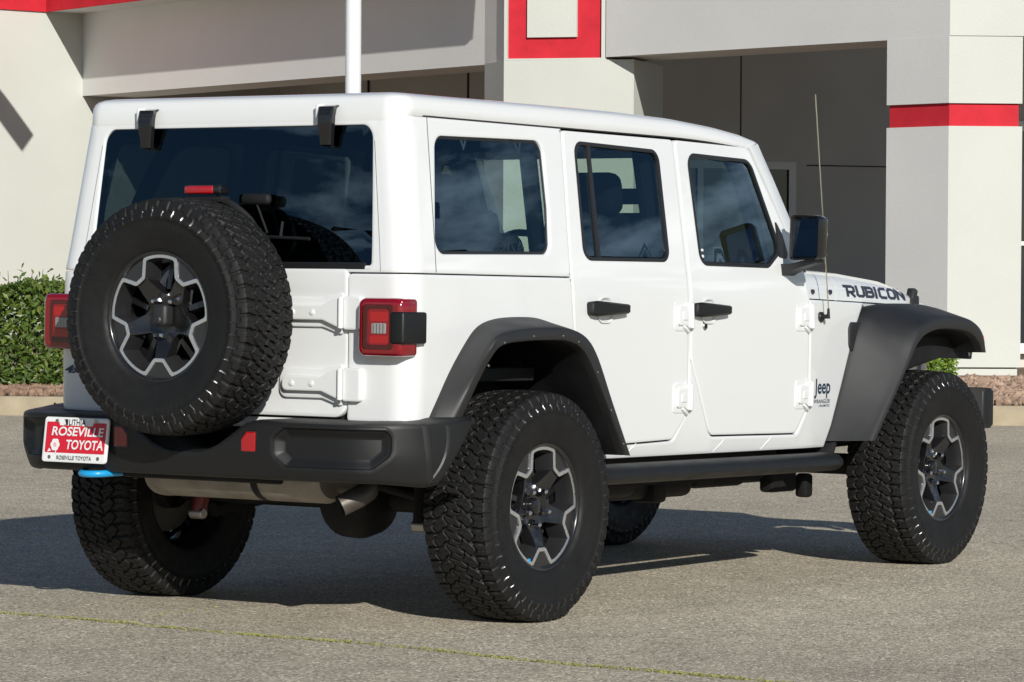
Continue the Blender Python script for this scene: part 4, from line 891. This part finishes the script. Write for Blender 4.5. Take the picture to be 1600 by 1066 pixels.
def pol(r, deg): a = R(deg); return Vector((r*math.cos(a), r*math.sin(a)))
def wheel_first():
    """outer face looks to -y; local frame centred on the hub"""
    mb = MB(); lathe(mb, [(-.098, .2095), (-.107, .2115), (-.1125, .2150), (-.1135, .2225), (-.110, .2300), (-.102, .2310), (-.095, .226), (-.085, .215), (-.05, .205), (.04, .200), (.09, .212), (.10, .228), (.11, .231), (.112, .224), (.10, .208), (.04, .193), (-.06, .197), (-.088, .2025), (-.098, .2095)], 120)
    w_ = mb.build('wheel', 'rim', car, angle=50)
    # centre-lines of the star ribbon: notches at -90 + 72k
    path = []
    for k in range(5):
        a = -90+72*k
        path += [pol(.207, a-16.5).to_tuple(), pol(.151, a-7).to_tuple(), pol(.151, a+7).to_tuple(), pol(.207, a+16.5).to_tuple()]
        for q in (23, 29, 36, 43, 49): path.append(pol(.2085, a+q).to_tuple())
    rad = []
    for i, p in enumerate(path):
        k = i % 9; rad.append((p[0], p[1], .008 if k in (0, 3) else .010 if k in (1, 2) else 0))
    star = rnd(rad, .01, 4, .02)
    outer = offset(star, -.0062); inner = offset(star, .0080)
    # with x,z seen from -y the loop runs counter-clockwise
    fy = lambda y0, k=0.: (lambda u, v, d: Vector((u, y0+k*(.2-math.hypot(u, v))+d, v)))
    mb = MB(); panel(mb, outer, fy(-.1045), holes=[inner], r=.0015, depth=.012, step=None, band=.0008); mb.build('machined_trim', 'machined', w_)
    # black plate between the ribbon and the rim
    mb = MB(); circ = [pol(.212, 3*i) for i in range(120)]
    panel(mb, circ, fy(-.0985), holes=[offset(star, .0)], r=0, depth=.02, step=None, reveal=.02)
    # pocket walls from the ribbon down into the barrel
    rg = []
    for e, y in ((.0078, -.1035), (.014, -.085), (.019, -.06), (.022, -.035)):
        rg.append([Vector((p.x, y, p.y)) for p in offset(star, e)])
    loft(mb, [r_[::-1] for r_ in rg], True); mb.build('pocket_walls', 'rimsatin', w_, angle=40)
    # five spokes: a star that rises from the sunk hub to the ribbon notches
    def spy(u, v, d):
        r_ = math.hypot(u, v); return Vector((u, interp(r_, [(0, -.060), (.055, -.060), (.075, -.066), (.12, -.088), (.15, -.098), (.2, -.100)])+d, v))
    sp = []
    for k in range(5):
        a = -90+72*k; sp += [(*pol(.155, a-8.5), .006), (*pol(.155, a+8.5), .006), (*pol(.088, a+23), .02), (*pol(.078, a+36), .02), (*pol(.088, a+49), .02)]
    mb = MB(); panel(mb, rnd(sp, .01, 5, .012), spy, r=.004, depth=.05, step=.010, band=.002); mb.build('spokes', 'rim', w_)
    for k in range(5):    # thin raised web in each window
        mb = MB()
        a = -54+72*k; q0, q1 = pol(.095, a), pol(.192, a); t_ = Vector((-math.sin(R(a)), math.cos(R(a))))
        rg = []
        for q, y, hwid in ((q0, -.055, .016), (q1, -.035, .022)): rg.append([Vector((q.x+t_.x*hwid*c, y+o_, q.y+t_.y*hwid*c)) for c, o_ in ((1, .03), (.55, 0), (-.55, 0), (-1, .03))])
        loft(mb, [r_[::-1] for r_ in rg], True, True); mb.build('window_web', 'rim', w_)
    for k in range(5):
        p = pol(.0635, -90+72*k); mb = MB(); lathe(mb, [(-.098, .0005), (-.097, .006), (-.093, .0095), (-.075, .0105), (-.066, .014), (-.060, .0145)], 6, 'y', (p.x, 0, p.y)); mb.build('lug_nut', 'chrome', w_)
        mb = MB(); lathe(mb, [(-.0655, .0165), (-.0665, .0185), (-.060, .020)], 20, 'y', (p.x, 0, p.y)); mb.build('lug_seat', 'gloss', w_)
    mb = MB(); lathe(mb, [(-.084, .0005), (-.083, .018), (-.080, .026), (-.074, .030), (-.058, .0315)], 32); mb.build('hub_cap', 'gloss', w_)
    return w_
w0 = wheel_first()
ty = tyre('tyre', True, w0)
mb = MB(); lathe(mb, [(-.020, .0005), (-.020, .165), (.006, .165), (.006, .08), (.05, .075)], 64); mb.build('brake_disc', 'brake', w0)
mb = MB(); box(mb, (-.135, .0, .05), (.07, .10, .15), .02); mb.build('brake_caliper', 'under', w0)
mb = MB(); a = 246; p = pol(.2, a); lathe(mb, [(-.1075, .0005), (-.1070, .006), (-.104, .0065)], 12, 'y', (p.x*1.0, 0, p.y*1.0)); mb.build('blue_wheel_mark', 'blue', w0)
w0.location = (0, -.80, .402)
def copy_thing(o, loc, rz=0, skip=()):
    c = o.copy(); COL.objects.link(c); c.location = loc; c.rotation_euler = (0, 0, rz); c.parent = car
    for ch in o.children:
        if ch.name.split('.')[0] in skip: continue
        d = ch.copy(); COL.objects.link(d); d.parent = c
    return c
copy_thing(w0, (3.008, -.80, .447)); copy_thing(w0, (3.008, .80, .447), math.pi); copy_thing(w0, (0, .80, .402), math.pi)
spare = copy_thing(w0, (-.912, .0, 1.052), -math.pi/2, skip=('tyre', 'brake_disc', 'brake_caliper', 'hub_cap', 'lug_nut', 'lug_seat', 'blue_wheel_mark')); spare.name = 'spare_wheel'
tyre('tyre', False, spare)
for k in range(3):
    p = pol(.0635, 54+72*k) if k < 2 else pol(.0635, -90)
    mb = MB(); lathe(mb, [(-.098, .0005), (-.097, .006), (-.093, .0095), (-.075, .0105), (-.066, .014), (-.060, .0145)], 6, 'y', (p.x, 0, p.y)); mb.build('lug_nut', 'chrome', spare)
mb = MB(); box(mb, (0, -.085, .005), (.062, .05, .075), .014, seg=3); lathe(mb, [(-.116, .0005), (-.116, .010), (-.112, .014), (-.10, .016)], 20, 'y', (0, 0, -.012)); mb.build('camera_housing', 'plastic', spare)
# spare carrier and high brake lamp
mb = MB(); box(mb, (-.74, 0, 1.052), (.16, .30, .30), .03); tube(mb, catmull([(-.70, -.11, 1.16), (-.73, -.195, 1.30), (-.745, -.185, 1.375), (-.765, -.12, 1.435), (-.775, -.05, 1.462)], 5), .013, 8); box(mb, (-.765, 0, 1.458), (.05, .17, .022), .006); carrier = mb.build('spare_carrier', 'under', car)
mb = MB(); box(mb, (-.775, -.005, 1.491), (.055, .160, .032), .008, seg=3); hb = mb.build('high_brake_lamp', 'gloss', carrier)
mb = MB(); box(mb, (-.790, .008, 1.491), (.030, .128, .028), .006, seg=3); mb.build('brake_lens', 'lensbright', hb)
# wiper
mb = MB(); box(mb, (-.668, -.14, 1.462), (.03, .125, .040), .016, seg=4); wp = mb.build('wiper', 'under', car)
mb = MB(); tube(mb, [(-.668, -.14, 1.45), (-.668, -.19, 1.345)], .004, 8); tube(mb, [(-.664, -.155, 1.333), (-.664, -.37, 1.325)], .006, 8); tube(mb, [(-.66, -.25, 1.385), (-.664, -.245, 1.333)], .005, 8); mb.build('wiper_blade', 'trim', wp)
# small badge on the tailgate
text_mb('4xe', lambda u, v, d: rear(.682-u, .855+v, d-.003), .030, bold=.035, shear=.25, width=.115).build('lettering', 'badge', tailgate)

# ------------------------------------------------------------------ lettering on the bonnet and the cowl side
GL = {'R': [[(0, 0), (.20, 0), (.20, .30), (.42, .30), (.66, 0), (.93, 0), (.66, .33), (.80, .38), (.86, .50), (.86, .80), (.78, .95), (.66, 1), (-.16, 1), (-.04, .80), (.20, .80), (.0, .80)]],
}
def strokes(mb, segs, wd, fn, ox, sc_, sh):
    for seg in segs:
        pts = [Vector(p) for p in seg]
        L_, R_ = [], []
        for i, p in enumerate(pts):
            a = (p-pts[i-1]).normalized() if i else (pts[1]-p).normalized(); b = (pts[i+1]-p).normalized() if i < len(pts)-1 else a
            t = (a+b).normalized() if (a+b).length > 1e-4 else a; nrm = Vector((-t.y, t.x)); k = 1/max(.6, abs(nrm.dot(Vector((-b.y, b.x)))))
            L_.append(p+nrm*wd*k); R_.append(p-nrm*wd*k)
        for i in range(len(pts)-1):
            n = 3
            for j in range(n):
                q = [R_[i].lerp(R_[i+1], j/n), R_[i].lerp(R_[i+1], (j+1)/n), L_[i].lerp(L_[i+1], (j+1)/n), L_[i].lerp(L_[i+1], j/n)]
                mb.add([fn(ox+(c.x+sh*c.y)*sc_[0], (c.y-.5)*sc_[1], -.0008) for c in q], [(0, 1, 2, 3)])
w_ = .125
ST = {
 'R': (1.0, [[(-.22, .875), (.62, .875), (.80, .78), (.80, .52), (.62, .40), (.125, .40)], [(.125, -0.0), (.125, .875)], [(.45, .40), (.86, 0)]]),
 'U': (.95, [[(.125, 1), (.125, .24), (.25, .125), (.68, .125), (.80, .24), (.80, 1)]]),
 'B': (.95, [[(.125, .125), (.125, .875)], [(0, .875), (.62, .875), (.76, .79), (.76, .62), (.66, .52), (.125, .52)], [(.66, .52), (.80, .42), (.80, .22), (.66, .125), (0, .125)]]),
 'I': (.42, [[(.155, 0), (.155, 1)]]),
 'C': (.93, [[(.84, .875), (.30, .875), (.125, .74), (.125, .26), (.30, .125), (.84, .125)]]),
 'O': (.98, [[(.46, .875), (.28, .875), (.125, .74), (.125, .26), (.28, .125), (.66, .125), (.82, .26), (.82, .74), (.66, .875), (.46, .875)]]),
 'N': (1.0, [[(.125, 0), (.125, 1)], [(.125, .88), (.80, .12)], [(.80, 0), (.80, 1)]]),
}
mb = MB(); wl = sum(ST[c][0] for c in 'RUBICON')+.6*.0; cur = 0
fx = .625/(wl+.05)
for ch in 'RUBICON':
    adv, sg_ = ST[ch]; strokes(mb, sg_, .118, hood_side, -.3125+(cur+.06)*fx, (fx, .050), -.10); cur += adv
mb.build('lettering', 'decal', bonnet)
def cowl_side(cx_, cz_): return lambda u, v, d: side(cx_+u, cz_+v, d)
text_mb('Jeep', cowl_side(2.210, .786), .080, bold=.022, width=.155).build('lettering', 'badge', body)
text_mb('WRANGLER', cowl_side(2.210, .735), .016, bold=.012, width=.160).build('lettering', 'badge', body)
text_mb('UNLIMITED', cowl_side(2.235, .717), .010, bold=.006, width=.105).build('lettering', 'badge', body)

# ------------------------------------------------------------------ mirrors, aerial, step rail
for mir in (False, True):
    mb = MB(); Rm = Euler((0, 0, R(-10)))
    def mfn(u, v, d):  # u to the right (outboard), looks rearwards
        p = Vector((d, -u, v)); p.rotate(Rm); return Vector((1.832, -.912, 1.385))+p
    mo = rnd([(-.088, -.088, .020), (.056, -.084, .022), (.060, .088, .022), (-.084, .091, .022)], .02, 6, .05)
    rg = []
    for o_, d in ((.006, .004), (.0, -.002), (-.001, .02), (.004, .055), (.016, .078), (.032, .088)): rg.append([mfn(p.x, p.y, d) for p in offset(mo, o_)])
    loft(mb, [r_[::-1] for r_ in rg][::-1] if False else rg[::-1], True); vc = [mfn(p.x, p.y, .088) for p in offset(mo, .032)]; mb.add(vc, [tuple(range(len(vc)))[::-1]]); rin = [[mfn(p.x, p.y, d) for p in offset(mo, o_)] for o_, d in ((.006, .004), (.010, .006), (.012, .035))]; loft(mb, rin, True); vc = rin[-1]; mb.add(vc, [tuple(range(len(vc)))])
    mm = mb.build('door_mirror', 'gloss', car, mirror=mir, angle=40)
    mb = MB(); g_ = offset(mo, .0125); mb.add([mfn(p.x, p.y, .018+.13*p.y) for p in g_], [tuple(range(len(g_)))]); mb.build('mirror_glass', 'gmirror', mm, mirror=mir)
    mb = MB(); rg = [[Vector(c)+Vector(o_) for o_ in ((-a, 0, -b), (a, 0, -b), (a, 0, b), (-a, 0, b))] for c, a, b in (((1.925, -.765, 1.258), .050, .026), ((1.915, -.80, 1.264), .046, .018), ((1.895, -.845, 1.275), .040, .013), ((1.88, -.89, 1.285), .036, .012), ((1.872, -.945, 1.30), .032, .012))]
    loft(mb, [r_[::-1] for r_ in rg], True, True); mb.build('mirror_arm', 'plasticdark', mm, mirror=mir, angle=50)
    mb = MB(); panel(mb, rnd([(1.862, 1.31, .006), (1.94, 1.30, .02), (1.905, 1.40, .004), (1.86, 1.455, .004)], .01, 4, .05), lambda u, v, d: side(u, v, d-.006), r=.003, depth=.01, step=None, band=.002); mb.build('mirror_sail', 'trim', mm, mirror=mir)
mb = MB(); c = Vector((2.180, -.7800, 1.075)); cyl(mb, c+Vector((0, .01, 0)), c-Vector((0, .014, 0)), .021, n=20, bev=.004); cyl(mb, c-Vector((0, .012, 0)), c+Vector((.01, -.04, .004)), .009, n=12); cyl(mb, c+Vector((.006, -.036, -.006)), c+Vector((.002, -.038, .035)), .0075, .005, n=12); aer = mb.build('aerial', 'trim', car)
mb = MB(); a0 = c+Vector((.002, -.038, .03)); a1 = Vector((2.082, -.80, 1.964)); tube(mb, [a0.lerp(a1, t/30)+Vector((.0006*math.sin(t*2.4), 0, .0)) for t in range(31)], [.0026]*30+[.0022], 8); mb.build('aerial_mast', mat('aerial_steel', (.75, .68, .50), .3, metal=1), aer)
for mir in (False, True):
    mb = MB(); xs = [(.36, .05), (.42, .0), (.5, 0), (1.2, 0), (1.9, 0), (2.14, 0), (2.22, .01), (2.27, .05)]
    rg = []
    for x, t in xs:
        rg.append([(x, -y_+t, z_) for y_, z_ in ((.838, .530), (.868, .521), (.885, .503), (.885, .483), (.868, .467), (.838, .458), (.78, .458), (.76, .47), (.76, .52), (.78, .530))])
    loft(mb, rg, True, True); mb.build('step_rail', 'plasticdark', car, mirror=mir, angle=45)

# ------------------------------------------------------------------ underbody
def under(name, fnm, m='under', par=None):
    mb = MB(); fnm(mb); return mb.build(name, m, par or car)
for y in (-.46, .46):
    under('frame_rail', lambda mb: loft(mb, [[(x, y+a, z+b) for a, b in ((-.04, -.06), (.04, -.06), (.04, .06), (-.04, .06))] for x, z in ((-.72, .56), (-.35, .60), (0, .66), (.40, .58), (.6, .48), (2.2, .47), (2.6, .58), (3.5, .60))], True, True))
ax = under('rear_axle', lambda mb: (cyl(mb, (0, -.70, .402), (0, .70, .402), .045, n=18)))
under('differential', lambda mb: (lathe(mb, [(-.150, .0005), (-.148, .06), (-.135, .105), (-.10, .132), (-.03, .14), (.03, .13), (.10, .07), (.2, .05)], 28, 'x', (0, -.13, .395)), cyl(mb, (.1, -.13, .40), (1.3, -.05, .47), .035, n=12)), 'under', ax)
under('front_axle', lambda mb: (cyl(mb, (3.008, -.70, .447), (3.008, .70, .447), .045, n=18)))
for y, nm in ((.56, 'redshock'), (-.56, 'under')):
    sh = under('shock_absorber', lambda mb: (tube(mb, [(-.17, y*.9, .33), (-.13, y*.86, .56)], .030, 14), tube(mb, [(-.13, y*.86, .56), (-.10, y*.82, .72)], .014, 10)), nm)
    under('shock_bush', lambda mb: cyl(mb, (-.175, y*.9-.03, .325), (-.175, y*.9+.03, .325), .022, n=12, bev=.004), 'steel', sh)
    under('coil_spring', lambda mb: tube(mb, [(-.02+.06*math.cos(t*.5), y*.75+.06*math.sin(t*.5), .44+.0042*t) for t in range(64)], .009, 6))
    under('control_arm', lambda mb: (tube(mb, [(-.03, y*.98, .33), (.75, y*.86, .44)], .028, 10)))
under('track_bar', lambda mb: tube(mb, [(-.10, -.45, .42), (-.11, .40, .58)], .018, 10))
mf = under('muffler', lambda mb: loft(mb, [[(-.665+a*k, y, .505+b*k) for a, b in [(.105*math.cos(t*math.pi/14), .085*math.sin(t*math.pi/14)) for t in range(28)]] for y, k in ((-.49, .80), (-.475, .95), (-.465, 1), (.255, 1), (.268, .96), (.282, .80))], True, True), 'muffler')
under('muffler_strap', lambda mb: loft(mb, [[(-.665+a*1.012, y, .505+b*1.012) for a, b in [(.105*math.cos(t*math.pi/14), .085*math.sin(t*math.pi/14)) for t in range(28)]] for y in (-.235, -.205)], True), 'under', mf)
under('muffler_seam', lambda mb: loft(mb, [[(-.665+a*k, y, .505+b*k) for a, b in [(.105*math.cos(t*math.pi/14), .085*math.sin(t*math.pi/14)) for t in range(28)]] for y, k in ((.225, 1.0), (.228, 1.02), (.238, 1.02), (.241, 1.0))], True), 'muffler', mf)
tp_ = catmull([(-.66, -.45, .495), (-.625, -.53, .492), (-.615, -.595, .478), (-.655, -.600, .455), (-.715, -.555, .418)], 6)
under('tail_pipe', lambda mb: tube(mb, tp_, .037, 20, caps=False), 'pipe', mf)
under('pipe_bore', lambda mb: tube(mb, tp_, .0345, 20, caps=False), 'lining', mf)
under('fuel_tank', lambda mb: (box(mb, (.75, .20, .46), (.95, .40, .22), .05, seg=3)))
under('battery_tray', lambda mb: box(mb, (.95, -.26, .47), (1.0, .26, .22), .04, seg=3))
under('gearbox_skid', lambda mb: (box(mb, (1.55, -.05, .42), (.75, .62, .15), .04, seg=3), box(mb, (2.2, -.15, .42), (.4, .35, .10), .03), box(mb, (1.62, -.33, .375), (.10, .12, .09), .02)))
under('engine_sump', lambda mb: (box(mb, (2.65, 0, .52), (.60, .50, .30), .05, seg=3)))
under('front_bracket', lambda mb: (box(mb, (2.42, -.46, .40), (.20, .07, .10), .015), box(mb, (2.62, -.47, .37), (.06, .06, .10), .015)))
under('splash_guard', lambda mb: (box(mb, (2.31, -.66, .56), (.02, .26, .18), .005, rot=Euler((0, .5, 0)))))
under('tow_hitch', lambda mb: (box(mb, (-.74, 0, .52), (.10, .70, .07), .01)))
under('spring_seat', lambda mb: (box(mb, (-.02, .42, .45), (.14, .14, .03), .01), box(mb, (-.02, -.42, .45), (.14, .14, .03), .01), box(mb, (-.02, .0, .46), (.10, .80, .03), .01)))
for mir in (False, True):   # rear inner arch and front bumper wing
    mb = MB(); loft(mb, [[(x, -.50, z), (x, -.70, z), (x, -.76, z-.01)] for x, z in ((-.50, .70), (-.34, .98), (-.2, 1.03), (.2, 1.03), (.32, .98), (.52, .56))]); mb.build('inner_arch', 'under', body, mirror=mir)
    mb = MB(); mb.add([(-.52, -.50, .60), (.54, -.50, .50), (.54, -.50, 1.04), (-.52, -.50, 1.04)], [(0, 1, 2, 3)]); mb.build('inner_arch', 'under', body, mirror=mir)
mb = MB()
rg = [[(x, y, z) for z in (.595, .61, .75, .77)] for x, y in ((3.66, -.78), (3.73, -.775), (3.765, -.74), (3.78, -.6), (3.78, 0), (3.78, .6), (3.765, .74), (3.73, .775), (3.66, .78))]
loft(mb, [[(3.56, y*.9, z) for _, y, z in r_] for r_ in rg[:1]]+rg+[[(3.56, y*.9, z) for _, y, z in r_] for r_ in rg[-1:]]); loft(mb, [[(x-.12, y*.8, z) for x, y, z in r_[::3]] for r_ in rg])
mb.build('front_bumper', 'plasticdark', car)
for y in (-.765, .765):
    mb = MB(); box(mb, (3.70, y, .683), (.105, .03, .165), .014, seg=3); mb.build('front_bumper_end', 'plasticdark', car)

# ------------------------------------------------------------------ cabin
def seat(x, y):
    mb = MB(); box(mb, (x+.02, y, .86), (.50, .50, .18), .06, seg=3); box(mb, (x-.22, y, 1.16), (.15, .48, .62), .06, rot=Euler((0, -.22, 0)), seg=3); s = mb.build('seat', 'seat', car)
    mb = MB(); box(mb, (x-.335, y, 1.535), (.10, .26, .17), .05, rot=Euler((0, -.15, 0)), seg=4); mb.build('head_restraint', 'seat', s)
    mb = MB()
    for q in (-.06, .06): tube(mb, [(x-.30, y+q, 1.40), (x-.325, y+q, 1.48)], .007, 8)
    mb.build('restraint_post', 'chrome', s)
for x in (1.45,):
    for y in (-.37, .37): seat(x, y)
mb = MB(); box(mb, (.50, 0, .90), (.50, 1.25, .18), .06, seg=3); box(mb, (.28, 0, 1.14), (.14, 1.25, .46), .06, rot=Euler((0, -.2, 0)), seg=3); rb = mb.build('rear_bench', 'seat', car)
for y in (-.42, 0, .42):
    mb = MB(); box(mb, (.215, y, 1.385 if y else 1.36), (.10, .25, .13), .045, rot=Euler((0, -.15, 0)), seg=4); mb.build('head_restraint', 'seat', rb)
mb = MB(); loft(mb, [[(2.0, y, 1.18), (1.98, y, 1.26), (2.05, y, 1.285), (2.2, y, 1.27), (2.25, y, 1.0), (2.0, y, 1.0)] for y in (-.70, -.35, 0, .35, .70)], True, True); box(mb, (2.0, .37, 1.285), (.16, .42, .06), .03, seg=3); dsh = mb.build('dashboard', 'dash', car)
mb = MB(); n_ = 40; rot = Euler((0, R(-25), 0)); c = Vector((1.80, .37, 1.235))
pts = [Vector((0, .185*math.cos(2*math.pi*k/n_), .185*math.sin(2*math.pi*k/n_))) for k in range(n_+1)]
for p in pts: p.rotate(rot)
tube(mb, [c+p for p in pts], .015, 10, caps=False)
for a in (0, 180, 270):
    p = Vector((0, .18*math.cos(R(a)), .18*math.sin(R(a)))); p.rotate(rot); tube(mb, [c, c+p], .014, 8)
tube(mb, [c, c+Vector((.2, 0, -.06))], .03, 10); mb.build('steering_wheel', 'gloss', car)
mb = MB(); box(mb, (1.925, .0, 1.555), (.03, .25, .065), .02, seg=3); mb.build('interior_mirror', 'trim', car)
for mir in (False, True):
    mb = MB()
    tube(mb, catmull([(1.92, -.66, 1.30), (1.74, -.635, 1.66), (1.60, -.62, 1.715), (1.1, -.61, 1.735), (.4, -.61, 1.735), (0, -.61, 1.72), (-.25, -.62, 1.64), (-.48, -.66, 1.22)], 5), .033, 10)
    tube(mb, [(1.06, -.62, 1.735), (1.07, -.70, 1.25)], .04, 10); tube(mb, [(.28, -.62, 1.735), (.27, -.70, 1.22)], .032, 10); mb.build('roll_bar', 'seat', car, mirror=mir)
mb = MB(); tube(mb, [(1.06, -.62, 1.735), (1.06, .62, 1.735)], .035, 10); tube(mb, [(.28, -.62, 1.735), (.28, .62, 1.735)], .035, 10); mb.build('roll_bar', 'seat', car)
mb = MB(); box(mb, (-.15, 0, .86), (.85, 1.36, .05), .01); box(mb, (1.3, 0, .74), (1.9, 1.36, .04), .01); box(mb, (1.35, 0, .86), (.9, .24, .26), .04); mb.build('floor_trim', 'lining', car)
mb = MB(); mb.add([side(x, z, .030) for x, z in ((.62, 1.32), (.90, 1.32), (.90, 1.665), (.62, 1.665))], [(0, 1, 2, 3)]); mb.build('window_sticker', 'paper', car, mirror=True, smooth=False)
mb = MB()
for z0, z1 in ((1.298, 1.308), (1.322, 1.331)): mb.add([doorf(x, z, .0065) for x, z in ((1.285, z0), (1.302, z0), (1.302, z1), (1.285, z1))], [(0, 1, 2, 3)])
mb.build('glass_marking', 'pwhite', car, smooth=False)
